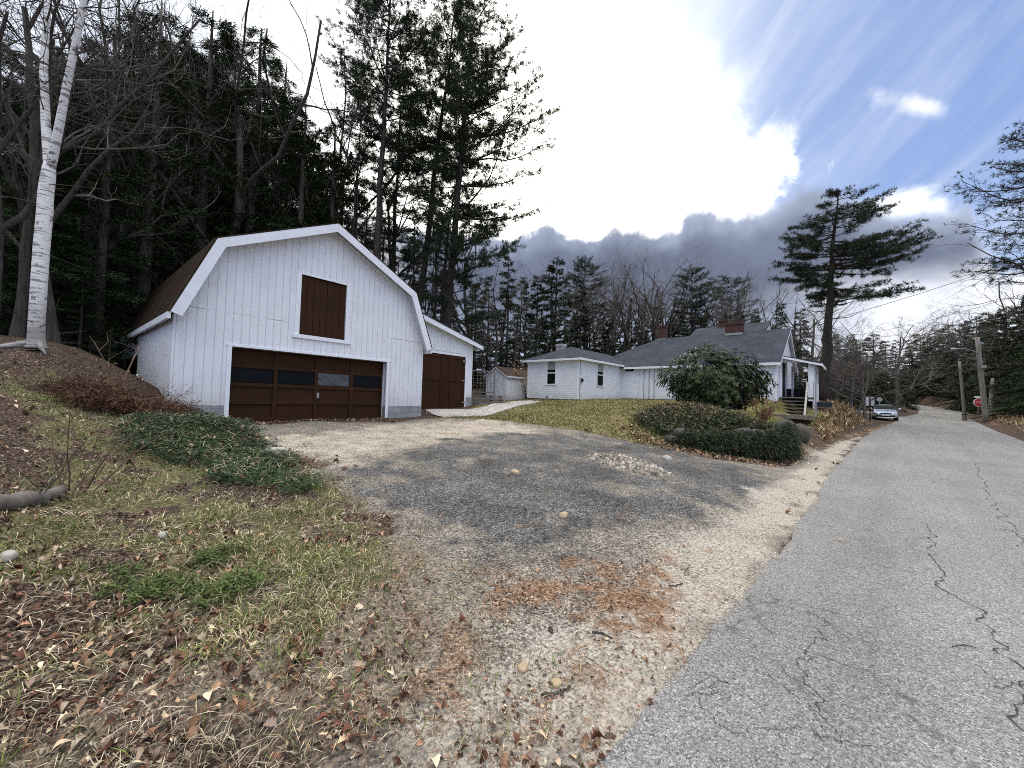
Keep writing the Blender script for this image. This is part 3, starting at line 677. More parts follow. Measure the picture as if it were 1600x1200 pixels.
# ------------------------------------------------------------------ garage
def garage():
    g0 = thing('garage', (*GO, GZ), ANG, 'white gambrel barn garage with brown overhead door, hayloft shutter and lean-to', 'garage')
    UC, HW = 2.644, 3.92
    L, Rr = UC - HW, UC + HW
    prof = [(L - .13, 2.81), (UC - 3.195, 4.925), (UC, 6.508), (UC + 3.195, 4.925), (Rr + .13, 2.81)]   # outer roof line
    def top(u): return float(np.interp(u, [p[0] for p in prof], [p[1] for p in prof])) - .10
    D = 10.6
    def strip(g, a, b, bot, v0=0, v1=.12):
        us = [a] + [q for q in (prof[1][0], UC, prof[3][0]) if a < q < b] + [b]
        g.prism([(a, bot), (b, bot)] + [(q, top(q)) for q in us[::-1]], v0, v1)
    g = Geo(); F0 = .48; DH, DW = 2.13, 4.90; ha, hb, hz0, hz1 = 1.74, 3.22, 2.73, 4.64
    strip(g, L, 0, F0); strip(g, 0, ha, DH); strip(g, hb, DW, DH); strip(g, DW, Rr, F0); g.prism([(ha, DH), (hb, DH), (hb, hz0), (ha, hz0)], 0, .12); strip(g, ha, hb, hz1)
    # left wall with its open doorway, right and rear walls
    W = .12; zt = 2.82
    g.prism([(.12, .2), (5.6, .9), (5.6, zt), (.12, zt)], L, L + W, 'x'); g.prism([(5.6, 2.02), (9.6, 2.02), (9.6, zt), (5.6, zt)], L, L + W, 'x'); g.prism([(9.6, .8), (D, .8), (D, zt), (9.6, zt)], L, L + W, 'x')
    g.box(Rr - W, Rr, .12, D, 0, zt); strip(g, L + W, Rr - W, 0, D - .12, D)
    g.build('wall', M['t111'], g0)
    for bx in ((L - .0, 0, -.012, .2, -.4, F0 - .002), (DW, Rr, -.012, .2, -.4, F0 - .002), (L - .012, L + .2, .2, 5.6, -.2, .199), (Rr - .2, Rr + .01, .2, 1.4, -.4, F0)):
        g = Geo(); g.box(*bx); g.build('foundation', M['block'], g0)
    # roof shell
    def off(P, d):
        P = np.array(P); T = np.diff(P, axis=0); N = np.c_[-T[:, 1], T[:, 0]]; N /= np.linalg.norm(N, axis=1)[:, None]
        out = [P[0] + N[0]*d]
        for i in range(1, len(P)-1):
            b = N[i-1] + N[i]; b /= b @ N[i]; out.append(P[i] + b*d)
        return out + [P[-1] + N[-1]*d]
    up = off(prof, .035); g = Geo(); nv = 30
    rng = np.random.RandomState(5)
    for i in range(4):
        g.prism([tuple(prof[i]), tuple(prof[i+1]), tuple(up[i+1]), tuple(up[i])], -.40, D + .3)
    uvroof(g.build('roof', M['barnroof'], g0))
    # soffit boards and white rake boards
    lo = off(prof, -.05); lo2 = off(prof, -.25)
    g = Geo()
    for i in range(4): g.prism([tuple(lo[i]), tuple(lo[i+1]), tuple(prof[i+1]), tuple(prof[i])], -.355, D)
    g.build('soffit', M['trim'], g0)
    g = Geo()
    for i in range(4): g.prism([tuple(lo2[i]), tuple(lo2[i+1]), tuple(prof[i+1]), tuple(prof[i])], -.395, -.357)
    bevel(g.build('rake_board', M['trim'], g0), .006)
    g = Geo(); g.box(prof[0][0] - .05, prof[0][0] + .02, -.35, D, 2.64, 2.80); g.box(prof[4][0] - .02, prof[4][0] + .05, -.35, D, 2.64, 2.80)
    g.build('eave_board', M['trim'], g0)
    # door surround
    g = Geo(); g.box(-.105, 0, -.03, .30, -.12, DH + .0); g.box(DW, DW + .105, -.03, .30, -.12, DH); g.box(-.13, DW + .13, -.035, .30, DH, DH + .075)
    bevel(g.build('door_frame', M['trim'], g0), .005)
    # overhead door: four sections, four panels each, a row of panes
    d = Geo(); y0, y1 = .24, .29
    rows = [0.02, .56, 1.08, 1.62, 2.16]; cols = np.linspace(0, DW, 5)
    d.box(0, DW, y1, y1 + .03, 0, 1.08); d.box(0, DW, y1, y1 + .03, 1.62, 2.15)
    for i, z in enumerate(rows): d.box(0, DW, y0, y1 - .001, z - .055, z + .055)
    for u in cols: d.box(max(0, u - .06), min(DW, u + .06), y0 - .003, y1 - .002, .0, 2.15)
    dr = d.build('garage_door', M['brown'], g0); bevel(dr, .008)
    for i in range(4):
        p = Geo(); p.box(cols[i] + .07, cols[i+1] - .07, y1 - .012, y1 - .004, 1.15, 1.56); p.build('pane', M['skyglass' if i == 2 else 'glass'], dr, label='garage door pane catching pale sky' if i == 2 else None)
    h = Geo(); h.tube([(2.52, .235, .80), (2.52, .19, .80), (2.50, .19, .74)], .012, 6); h.box(2.48, 2.55, .228, .236, .72, .9); h.build('handle', M['metal'], dr)
    # the third pane has glossier glass so that it mirrors pale sky
    # hayloft shutter of vertical boards
    s = Geo(); n = 7; wd = (hb - ha)/n
    for i in range(n): s.box(ha + i*wd + .006, ha + (i+1)*wd - .006, .045 + .004*(i % 2), .08, hz0, hz1)
    s.box(ha, hb, .081, .1, hz0, hz1)
    bevel(s.build('hayloft_shutter', M['brown'], g0), .004)
    g = Geo(); g.box(ha - .14, ha, -.025, .10, hz0 - .0, hz1); g.box(hb, hb + .14, -.025, .10, hz0, hz1); g.box(ha - .14, hb + .14, -.025, .1, hz1, hz1 + .05); g.box(ha - .2, hb + .2, -.06, .1, hz0 - .12, hz0)
    bevel(g.build('hayloft_frame', M['trim'], g0), .005)
    # floor slab and gloom within
    g = Geo(); g.box(L + .1, Rr - .1, .3, D - .2, -.2, -.01); g.build('floor_slab', M['concrete'], g0)
    v = Geo(); v.box(L - .03, L + .001, 6.0, 6.3, 2.42, 2.62); v.build('vent', M['dark'], g0)
    # corner boards
    # ---- lean-to on the right
    A0, A1, AV, AD = Rr, 10.84, 1.45, 8.2
    zl = lambda u: 4.52 - (u - 7.43)*(.94/3.82)
    g = Geo()
    a, b = 7.42, 10.33
    g.prism([(A0, .3), (a, .3), (a, zl(a)), (A0, zl(A0))], AV, AV + .12); g.prism([(a, 2.93), (b, 2.93), (b, zl(b)), (a, zl(a))], AV, AV + .12); g.prism([(b, .88), (A1, .88), (A1, zl(A1)), (b, zl(b))], AV, AV + .12)
    g.box(A1 - .12, A1, AV + .12, AD, .5, zl(A1)); g.prism([(A0, .3), (A1 - .12, .3), (A1 - .12, zl(A1)), (A0, zl(A0))], AD - .12, AD)
    g.build('annex_wall', M['t111'], g0)
    g = Geo(); g.box(b, A1 + .012, AV - .012, AV + .25, -.1, .878); g.box(A1 - .2, A1 + .012, AV + .25, AD, .1, .5); g.build('annex_foundation', M['block'], g0)
    e = 11.28
    g = Geo(); g.prism([(A0 + .02, zl(A0)), (e, zl(e)), (e, zl(e) + .05), (A0 + .02, zl(A0) + .05)], AV - .34, AD + .3); uvroof(g.build('annex_roof', M['slate'], g0))
    g = Geo(); g.prism([(A0 + .02, zl(A0) - .24), (e, zl(e) - .20), (e, zl(e) - .001), (A0 + .02, zl(A0) - .001)], AV - .33, AV - .29); g.box(e - .03, e + .02, AV - .29, AD + .2, zl(e) - .17, zl(e) - .002)
    g.prism([(A0 + .02, zl(A0) - .05), (e - .03, zl(e) - .05), (e - .03, zl(e) - .004), (A0 + .02, zl(A0) - .004)], AV - .29, AV)
    bevel(g.build('annex_rake_board', M['trim'], g0), .005)
    g = Geo(); g.box(b, b + .09, AV - .02, AV, .3, 2.93); g.box(a, b + .1, AV - .02, AV, 2.93, 3.0); g.build('annex_door_frame', M['trim'], g0)
    for (p, q) in ((a + .01, 8.86), (8.88, b - .01)):
        d = Geo(); d.box(p, q, AV + .03, AV + .06, .3, 2.92)
        mids = [p + .06, q - .06] + ([9.36] if q > 9 else [])
        for u in mids: d.box(u - .06, u + .06, AV - .004, AV + .028, .3, 2.92)
        for z in (.38, 1.72, 2.84): d.box(p, q, AV - .001, AV + .029, z - .07, z + .07)
        o = d.build('barn_door', M['brown'], g0); bevel(o, .006)
        if q > 9:
            for z in (.62, 1.72, 2.72):
                h = Geo(); h.box(q - .16, q + .03, AV - .018, AV - .006, z - .03, z + .03); h.tube([(q + .02, AV - .02, z - .06), (q + .02, AV - .02, z + .06)], .018, 6); h.build('hinge', M['greymetal'], o)
    return g0
garage()

# ------------------------------------------------------------------ window helper (local wall plane): axis 'x' wall runs along x facing -y ; 'y' wall runs along y facing -x
def window(parent, axis, a0, a1, z0, z1, face, rail=True):
    def bx(g, p0, p1, d0, d1, q0, q1):
        if axis == 'x': g.box(p0, p1, face + d0, face + d1, q0, q1)
        else: g.box(face + d0, face + d1, p0, p1, q0, q1)
    f = Geo(); t = .09
    bx(f, a0 - t, a0, -.03, .02, z0, z1); bx(f, a1, a1 + t, -.03, .02, z0, z1); bx(f, a0 - t - .02, a1 + t + .02, -.035, .02, z1, z1 + .1); bx(f, a0 - t - .03, a1 + t + .03, -.06, .02, z0 - .06, z0)
    if rail: bx(f, a0, a1, -.02, .02, (z0+z1)/2 - .03, (z0+z1)/2 + .03)
    for s in ((a0, a0 + .035), (a1 - .035, a1)): bx(f, *s, -.012, .02, z0, z1)
    o = f.build('window', M['trim'], parent)
    p = Geo(); bx(p, a0, a1, -.008, .012, z0, z1); p.build('pane', M['glass'], o)
    if rail:
        c = Geo(); bx(c, a0 + .04, a1 - .04, -.0095, -.0085, (z0+z1)/2 + .2, z1 - .03); c.build('blind', M['curtain'], o)
    return o

# ------------------------------------------------------------------ house
def house():
    h = thing('house', (*HO, HZ), HANG, 'long low white clapboard cottage with slate grey roof, chimneys and front porch', 'house')
    # walls: wing (x 0..5.5, y 0..3.74), main (x 5.5..12.9, y -8.9..2.7)
    g = Geo(); E = 2.50
    g.box(0, 5.5, 0, 3.74, .02, E); 
    X0, X1, Y0, Y1 = 5.5, 12.9, -8.9, 2.7; XR = 9.2; ZR = 4.72
    g.box(X0, X1, Y0 + .1, Y1, .20, 2.44)
    g.prism([(X0, .25), (X1, .25), (X1, 2.44), (XR, ZR - .14), (X0, 2.44)], Y0, Y0 + .1, 'y')
    g.build('wall', M['clap'], h)
    # corner boards
    for x, y in ((0, 0), (0, 3.74), (X0, Y0)):
        g = Geo(); g.box(x - .015, x + .10, y - .015, y + .10, .05 if x == 0 else .26, E - .02); g.build('corner_board', M['trim'], h)
    g = Geo(); g.box(5.38, 5.485, -.015, .1, .2, E - .02); g.build('corner_board', M['trim'], h)
    g = Geo(); g.box(.08, 5.4, .08, 3.6, -.5, .02); g.build('foundation', M['darkstone'], h); g = Geo(); g.box(X0 + .1, X1 - .1, Y0 + .1, Y1 - .1, -.6, .2); g.build('foundation', M['darkstone'], h)
    g = Geo(); g.box(5.55, 5.95, Y0 - .03, Y0 + .35, -.7, .25); g.build('foundation_pier', M['concrete'], h)
    # main roof: hip on the far side, gable over the porch
    o_ = .32; ez = E + .02; ye = Y0 - .20; sl = (ZR - ez)/(XR - X0)
    ex0, ex1 = X0 - o_, X1 + o_; ezo = ez - sl*o_
    A = (ex0, ye, ezo); B = (ex0, Y1 + .3, ezo); C = (XR, -1.1, ZR); Dd = (XR, ye, ZR); E2 = (ex1, ye, ezo); F2 = (ex1, Y1 + .3, ezo)
    def slab(polys, th=.06):
        g = Geo()
        for P in polys:
            P = np.array(P); n = len(P); Q = P - [0, 0, th]
            g.add(np.r_[P, Q], [list(range(n)), list(range(2*n-1, n-1, -1))] + [[i, i+n, (i+1) % n+n, (i+1) % n] for i in range(n)])
        return g
    uvroof(slab([[A, Dd, C, B], [Dd, E2, F2, C], [B, C, F2]]).build('roof', M['slate'], h))
    # wing hip roof running into the main slope
    wz = 2.46; wr = 3.45; a = (-.32, -.32, wz); b = (-.32, 4.06, wz); r0 = (1.95, 1.87, wr); r1 = (7.3, 1.87, wr); c = (5.6, -.32, wz); d_ = (5.6, 4.06, wz)
    uvroof(slab([[a, r0, b], [a, c, r1, r0], [b, r0, r1, d_]]).build('wing_roof', M['slate'], h))
    g = Geo(); 
    g.box(-.335, -.30, -.335, 4.07, wz - .15, wz - .03); g.box(-.30, 5.2, -.335, -.30, wz - .15, wz - .03); g.box(-.30, 0, -.30, 4.0, wz - .12, wz - .09); g.box(0, 5.2, -.30, 0, wz - .12, wz - .09)
    g.box(ex0 - .015, ex0 + .02, ye, -.30, ezo - .17, ezo - .03); g.box(ex0 + .02, X0, ye + .2, -.3, ezo - .12, ezo - .09)
    g.prism([(ex0, ezo - .22), (XR, ZR - .22), (XR, ZR - .062), (ex0, ezo - .062)], ye, ye + .04); g.prism([(XR, ZR - .22), (ex1, ezo - .22), (ex1, ezo - .062), (XR, ZR - .062)], ye, ye + .04)
    g.build('fascia', M['trim'], h)
    g = Geo()
    for q0_, q1_ in (((ex0, ezo), (XR, ZR)), ((XR, ZR), (ex1, ezo))): g.prism([(q0_[0], q0_[1] - .085), (q1_[0], q1_[1] - .085), (q1_[0], q1_[1] - .063), (q0_[0], q0_[1] - .063)], ye + .042, Y0 - .002)
    g.build('soffit', M['trim'], h)
    # rear addition with a higher ridge
    g = slab([[(9.6, -7.78, 4.80), (11.2, -7.78, 5.62), (11.2, -3.1, 5.56), (9.6, -3.1, 4.74)], [(11.2, -7.78, 5.62), (14.5, -7.78, 3.8), (14.5, -3.1, 3.8), (11.2, -3.1, 5.56)]])
    uvroof(g.build('dormer_roof', M['slate'], h))
    g = Geo(); g.prism([(9.8, 4.2), (14.3, 2.2), (14.3, 3.6), (11.2, 5.45), (9.8, 4.75)], -7.75, -3.25); g.build('dormer_wall', M['clap'], h)
    # chimneys
    def chim(u, v, wx, wy, z0, z1, m='brick', cap=True):
        g = Geo(); g.box(u - wx/2, u + wx/2, v - wy/2, v + wy/2, z0, z1)
        k = g.build('chimney', M[m], h)
        c = Geo(); c.box(u - wx/2 - .04, u + wx/2 + .04, v - wy/2 - .04, v + wy/2 + .04, z1 - .12, z1 + .06); c.build('cap', M[m], k)
        c = Geo(); c.box(u - wx/2 - .03, u + wx/2 + .03, v - wy/2 - .03, v + wy/2 + .03, z0, z0 + .14) if m == 'brick' else c.box(u-.1, u+.1, v-.1, v+.1, z1, z1+.1); c.build('flashing', M['greymetal'], k)
    chim(9.3, -1.35, .5, .52, 4.55, 5.62); chim(11.2, -4.95, .5, .5, 5.3, 5.98); chim(9.1, -6.1, .6, .95, 4.5, 5.30); chim(2.6, 3.1, .45, .45, 2.9, 3.72, 'concrete')
    g = Geo(); g.tube([(6.4, 3.2, 3.0), (6.4, 3.2, 3.6)], .05, 8); g.tube([(6.4, 3.2, 3.6), (6.4, 3.2, 3.72)], .09, 8); g.build('vent_pipe', M['greymetal'], h)
    # openings
    window(h, 'y', 1.62, 2.28, .93, 2.28, 0); window(h, 'x', 2.15, 2.92, .93, 2.28, 0); window(h, 'y', -.92, -.22, 2.02, 2.40, X0, False)
    v = Geo(); v.box(-.03, .01, 2.2, 2.3, .08, .17); v.build('vent', M['dark'], h)
    # service cable, meter and drain pipes
    g = Geo(); g.tube([(.13, -.03, 2.4), (.13, -.03, .1)], .022, 6); g.build('conduit', M['greymetal'], h)
    g = Geo(); g.box(.10, .34, -.10, -.002, .98, 1.30); m_ = g.build('electric_meter', M['greymetal'], h); bevel(m_, .02)
    c = Geo(); t = np.linspace(0, 1, 5); c.tube([(.22, -.10, 1.16), (.22, -.17, 1.16), (.22, -.2, 1.16)], [.085, .085, .05], 12); c.build('dial', M['glass'], m_)
    for v_, m in ((-1.25, 'trim'), (-1.6, 'greymetal'), (-1.95, 'greymetal'), (-2.28, 'greymetal')):
        g = Geo(); g.tube([(X0 - .04, v_, 2.35), (X0 - .04, v_, .2)], .02 if m != 'trim' else .03, 6); g.build('pipe', M[m], h)
    # ---- porch on the gable end
    p0, p1, q0, q1 = 6.4, 9.3, -10.42, Y0   # x range, y range
    fz = .50
    g = Geo(); g.box(p0, p1, q0, q1, fz - .12, fz); g.build('porch_floor', M['oldwood'], h)
    zr = lambda y: 2.80 + (y - Y0)*.28
    g = slab([[(p0 - .28, q1, zr(q1)), (p1 + .2, q1, zr(q1)), (p1 + .2, q0 - .3, zr(q0 - .3)), (p0 - .28, q0 - .3, zr(q0 - .3))]], .05); uvroof(g.build('porch_roof', M['slate'], h))
    g = Geo(); g.prism([(q1, 2.40), (q0, 2.32), (q0, zr(q0) - .06), (q1, zr(q1) - .06)], p0, p0 + .08, 'x'); g.box(p0, p1, q0, q0 + .1, 2.12, 2.30)
    g.box(p0 - .28, p1 + .2, q0 - .34, q0 - .3, zr(q0 - .3) - .16, zr(q0 - .3) - .02); g.prism([(q1, zr(q1) - .16), (q0 - .3, zr(q0 - .3) - .16), (q0 - .3, zr(q0 - .3) - .055), (q1, zr(q1) - .055)], p0 - .3, p0 - .26, 'x')
    g.build('porch_gable', M['trim'], h)
    for (x, y, wx) in ((p0 + .06, q0 + .13, .26), (p0 + .06, q1 - .06, .12), (p1 - .1, q0 + .07, .14), ((p0+p1)/2, q0 + .07, .1), (p1 - .1, q1 - .3, .1)):
        g = Geo(); g.box(x - .06, x + .06, y - wx/2, y + wx/2, fz - .2, 2.37); bevel(g.build('porch_post', M['trim'], h), .006)
    g = Geo(); g.box(p0, p1, q0 - .012, q0 + .06, -.1, 1.28); g.box(p0 - .01, p1, q0 - .03, q0 + .1, 1.28, 1.33); g.box(p1 - .06, p1, q0, q1, -.1, 1.05); g.build('porch_side_panel', M['clap'], h)
    g = Geo(); g.box(p1 - .08, p1 - .062, q0 + .1, q1 - .02, fz, 1.05); g.build('porch_inner_panel', M['black'], h)
    d = Geo(); d.box(7.4, 8.3, q1 - .04, q1 - .002, fz, 2.5); dd = d.build('front_door', M['black'], h)
    k = Geo(); k.tube([(7.5, q1 - .05, 1.5), (7.5, q1 - .1, 1.5)], .03, 8); k.build('handle', M['metal'], dd)
    # steps
    for i in range(5):
        z = fz - .02 - i*.185; x = p0 - .28 - i*.27
        g = Geo(); g.box(x, x + .30, q0 + .30, q1 - .12, z - .05, z); g.build('tread', M['oldwood'], h)
    for y in (q0 + .3, q1 - .16):
        g = Geo(); g.prism([(p0, fz - .1), (p0 - 1.4, fz - 1.0), (p0 - 1.4, fz - 1.25), (p0, fz - .4)], y, y + .04); g.build('stringer', M['oldwood'], h)
    g = Geo(); g.box(p0 - 2.5, p0 - 1.4, q0 - .1, q1 + 1.0, -.62, -.42); g.build('landing', M['oldwood'], h)
    r = Geo(); r.prism([(p0 - .05, 1.30), (p0 - .05, 1.18), (p0 - 1.45, -.48), (p0 - 1.55, -.40)], q0 + .24, q0 + .32, 'y'); r.build('handrail', M['palewood'], h)
    r = Geo(); r.tube([(p0 - .9, q0 - .12, 1.35), (p0 - .9, q0 - .12, -.9)], .035, 6); r.build('rail_post', M['greymetal'], h)
    return h
house()

# ------------------------------------------------------------------ little shed, deck, path
def shed():
    q = np.array([-.38, 27.3]); z = 1.36
    h = thing('garden_shed', (*q, z), ANG, 'small weathered white plank shed with brown shingle roof beside the cottage wing', 'shed')
    g = Geo(); g.prism([(0, .0), (2.0, 0), (2.0, 1.82), (1.0, 2.42), (0, 1.82)], 0, 3.2, 'x'); g.build('wall', M['shedwall'], h)
    g = Geo()
    for s in (0, 1):
        a = [(1, 2.44), (-.15 if s == 0 else 2.15, 1.75)]
        g.prism([a[0], a[1], (a[1][0], a[1][1] + .05), (a[0][0], a[0][1] + .055)], -.12, 3.3, 'x')
    uvroof(g.build('roof', M['shedroof'], h))
    g = Geo(); g.box(-.12, 3.3, -.16, -.13, 1.66, 1.78)
    for s in (0, 1):
        e = -.15 if s == 0 else 2.15
        g.prism([(1, 2.34), (e, 1.65), (e, 1.752), (1, 2.442)], -.125, -.10, 'x')
    g.build('trim_board', M['trim'], h)
    d = Geo(); d.box(-.02, .0, .55, 1.45, .08, 1.72); d.build('door', M['shedwall'], h)
shed()
def path():
    A = [(664,642),(735,640.5),(762,636),(795,629),(828,627)]; B = [(692,653.5),(760,651),(790,642),(815,634),(845,628.5)]
    P = polyline(np.c_[GP(A), np.zeros(5)], 40)[:, :2]; Q = polyline(np.c_[GP(B), np.zeros(5)], 40)[:, :2]
    k = 6; t = np.linspace(0, 1, k)[None, :, None]; V = P[:, None]*(1-t) + Q[:, None]*t; V = V.reshape(-1, 2)
    z = ground_z(V[:, 0], V[:, 1]) + .05
    i = np.arange(39)[:, None]*k; j = np.arange(k-1)[None]; F = np.stack([i+j, i+j+1, i+k+j+1, i+k+j], -1).reshape(-1, 4)
    g = Geo(); g.add(np.c_[V, z], F)
    for e in (0, k-1):     # slab edges go down into the ground
        ids = np.arange(40)*k + e; top = np.c_[V, z][ids]; a = np.arange(39); g.add(np.r_[top, top - [0, 0, .2]], np.stack([a, a+1, a+41, a+40], 1))
    tag(g.build('path', M['concrete']), kind='structure')
path()
def deck():
    q = atY(752, 628, 22.6); z = GZ1(q[0], q[1])
    h = thing('wooden_platform', (q[0], q[1], z), .55, 'low grey weathered plank platform between the lean-to and the little shed', 'platform')
    g = Geo()
    for i in range(6): g.box(-1.0 + i*.34, -.68 + i*.34, -.7, .7, .5, .545)
    g.build('deck_boards', M['oldwood'], h)
    for zz in (.12, .34): 
        g = Geo(); g.box(-1.02, 1.04, -.74, -.70, zz - .07, zz + .09); g.build('side_board', M['oldwood'], h)
    for x in (-.95, .95):
        for y in (-.6, .6): g = Geo(); g.box(x - .06, x + .06, y - .06, y + .06, -.2, .5); g.build('leg', M['oldwood'], h)
    q = atY(750, 622, 24.5); z = GZ1(q[0], q[1])
    t = thing('trellis', (q[0], q[1], z), .3, 'thin wooden garden trellis panel standing behind the plank platform', 'trellis')
    g = Geo(); g.box(-.95, -.89, -.03, .03, -.1, 2.0); g.box(.89, .95, -.03, .03, -.1, 2.0); g.box(-.95, .95, -.02, .02, 1.9, 1.97); g.box(-.95, .95, -.02, .02, .55, .62); g.build('frame', M['oldwood'], t)
    g = Geo()
    for i in range(9): g.tube([(-.9 + i*.225, 0, .6), (-.9 + i*.225, 0, 1.95)], .008, 4)
    for i in range(6): g.tube([(-.9, 0, .75 + i*.22), (.9, 0, .75 + i*.22)], .008, 4)
    g.build('lattice', M['oldwood'], t)
deck()

# ------------------------------------------------------------------ car
def car():
    q = atY(1382, 659.5, 36); z = road_info(q[0], q[1])[1]; z = max(float(z), GZ1(q[0], q[1])) + .02
    c = thing('parked_car', (q[0], q[1], z), math.atan2(RD[1], RD[0]) + math.pi + .05 + math.pi/2, 'silver four-door car parked at the roadside facing the camera', 'car')
    # local: y forward is -Y (front at y=-2.1), x across
    W = .85
    st = [  # y, half width low, half width belt, z low, z belt, z top(roof/hood centre), half width top
        (-2.08, .52, .60, .34, .52, .60, .52), (-1.98, .74, .76, .24, .60, .70, .64), (-1.70, .82, .83, .20, .68, .80, .70), (-1.2, .84, .85, .20, .76, .90, .74), (-.85, .845, .85, .20, .82, .97, .74),
        (-.25, .845, .85, .20, .88, 1.38, .60), (.3, .845, .85, .20, .90, 1.45, .62), (1.0, .845, .85, .20, .92, 1.40, .60), (1.55, .84, .84, .22, .92, 1.06, .68), (1.95, .80, .80, .28, .88, .96, .66), (2.1, .70, .70, .36, .70, .80, .6)]
    g = Geo(); n = 14; V = []
    for y, wl, wb, z0, zb, zt, wt in st:
        half = [(0, z0), (wl*.8, z0), (wl, z0 + .12), (wb, (z0+zb)/2 + .05), (wb*.985, zb), (wt, zt - .035), (wt*.6, zt), ]
        ring = half + [(-x, zz) for x, zz in half[::-1][:-1]]
        V += [(x, y, zz) for x, zz in ring]
    m = len(ring); V = np.array(V); i = np.arange(len(st)-1)[:, None]*m; j = np.arange(m)[None]; k = (j+1) % m
    g.add(V, [np.stack([i+j, i+k, i+m+k, i+m+j], -1).reshape(-1, 4), np.arange(m)[None, ::-1], (np.arange(m) + (len(st)-1)*m)[None]])
    b = g.build('body', M['paint'], c, True); s = b.modifiers.new('sub', 'SUBSURF'); s.levels = s.render_levels = 2
    g = Geo(); # windscreen and side glass, standing just proud of the shell
    ws = [(-.68, -.86, .985), (.68, -.86, .985), (.565, -.30, 1.335), (-.565, -.30, 1.335)]
    P = np.array(ws); g.add(np.r_[P + [0, -.03, .03], P + [0, -.02, .015]], [[0,1,2,3],[7,6,5,4],[0,4,5,1],[1,5,6,2],[2,6,7,3],[3,7,4,0]]); g.build('windscreen', M['glass'], c)
    for sgn in (-1, 1):
        P = np.array([(.80*sgn, -.7, .97), (.80*sgn, 1.35, 1.0), (.64*sgn, 1.0, 1.33), (.655*sgn, -.15, 1.34)]); O = np.array([.03*sgn, 0, .01])
        g = Geo(); g.add(np.r_[P + O, P], [[0,1,2,3],[7,6,5,4],[0,4,5,1],[1,5,6,2],[2,6,7,3],[3,7,4,0]]); g.build('side_window', M['glass'], c)
        g = Geo(); t = np.linspace(0, 1, 6); g.tube(np.c_[sgn*(.50 + .28*t), -2.03 + .26*t**2, .64 + .06*t], .075*np.sin(np.pi*(.15 + .8*t))**.6, 10); g.build('headlight', M['lamp'], c, True)
        g = Geo(); g.tube([(sgn*.84, -.72, 1.0), (sgn*.93, -.74, 1.03), (sgn*1.04, -.74, 1.04), (sgn*1.07, -.74, 1.04)], [.03, .075, .075, .03], 8); g.build('wing_mirror', M['paint'], c, True)
        for y in (-1.3, 1.3):
            wv = thing('wheel', (sgn*.74, y, .29), 0, None, None); wv.parent = c
            del_ = [k_ for k_ in ('label', 'category') if k_ in wv]
            g = Geo(); th = np.linspace(0, 2*np.pi, 25); g.tube([(-.1, 0, 0), (-.095, 0, 0), (.095, 0, 0), (.1, 0, 0)], [.24, .29, .29, .24], 24); g.build('tyre', M['tyre'], wv, False)
            g = Geo(); g.tube([(sgn*.085, 0, 0), (sgn*.112, 0, 0)], [.2, .17], 16); g.build('rim', M['metal'], wv)
            wv.name = 'wheel'
    g = Geo(); g.box(-.40, .40, -2.13, -2.0, .60, .67); bevel(g.build('grille', M['black'], c), .02)
    g = Geo(); g.box(-.62, .62, -2.10, -1.9, .30, .47); bevel(g.build('bumper_intake', M['black'], c), .04)
    g = Geo(); g.box(-.26, .26, -2.135, -2.10, .42, .53); g.build('number_plate', M['signwhite'], c)
    g = Geo(); g.tube([(-.6, -2.1, .26), (.6, -2.1, .26)], .03, 6); g.build('bumper_lip', M['paint'], c)
car()

# ------------------------------------------------------------------ signs and poles
def text_mesh(txt, size):
    cu = bpy.data.curves.new('lettering', 'FONT'); cu.body = txt; cu.size = size; cu.align_x = 'CENTER'; cu.align_y = 'CENTER'; cu.extrude = .003
    o = bpy.data.objects.new('lettering', cu); COL.objects.link(o); dg = bpy.context.evaluated_depsgraph_get()
    me = bpy.data.meshes.new_from_object(o.evaluated_get(dg)); bpy.data.objects.remove(o); return me
def lean_tube(name, base, top, r0, r1, m, parent, n=8, sides=10):
    t = np.linspace(0, 1, n)[:, None]; b = Vector((0, 0, 0)); d = np.array(top) - np.array(base)
    P = t*d; g = Geo(); g.tube(P - [0, 0, .0], np.linspace(r0, r1, n), sides); return g.build(name, m, parent, True)
def pole_thing(name, pxb, pxt, Y, r0, r1, label, cat, m='pole'):
    b = atY(*pxb, Y); b[2] = GZ1(b[0], b[1]) - .3; t = atY(*pxt, Y)
    o = thing(name, b, 0, label, cat); lean_tube('pole', b, t, r0, r1, M[m], o); return o, b, t
P1, p1b, p1t = pole_thing('utility_pole', (1541,652), (1527,527), 34, .19, .14, 'tall leaning grey wooden pole with a curved lamp arm behind the stop sign', 'utility pole')
def rel(o, p): return np.array(p) - np.array(o.location)
a = atY(1530.5, 553, 34); e = atY(1494, 548.5, 33.5); t = np.linspace(0, 1, 9)[:, None]
Pm = rel(P1, a)*(1-t) + rel(P1, e)*t + np.array([0, 0, .28])*np.sin(t*np.pi*.75)
g = Geo(); g.tube(Pm, .04, 8); g.build('lamp_arm', M['metal'], P1, True)
g = Geo(); d = Pm[-1] - Pm[-2]; d /= np.linalg.norm(d); g.tube([Pm[-1] - d*.05, Pm[-1] + d*.12, Pm[-1] + d*.45, Pm[-1] + d*.6], [.05, .11, .11, .04], 10); g.build('lamp_head', M['greymetal'], P1, True)
for yy, hh in ((573, .5), (536, .25)):
    q = rel(P1, atY(1532 if yy > 560 else 1528, yy, 33.8)); g = Geo(); g.box(q[0]-.03, q[0]+.35, q[1]-.16, q[1]-.08, q[2]-hh/4, q[2]+hh/4); g.build('bracket', M['greymetal'], P1)
P2, p2b, p2t = pole_thing('utility_pole', (1507.5,642), (1499,564.5), 50, .17, .12, 'slim bare grey utility pole leaning left at the far bend', 'utility pole')
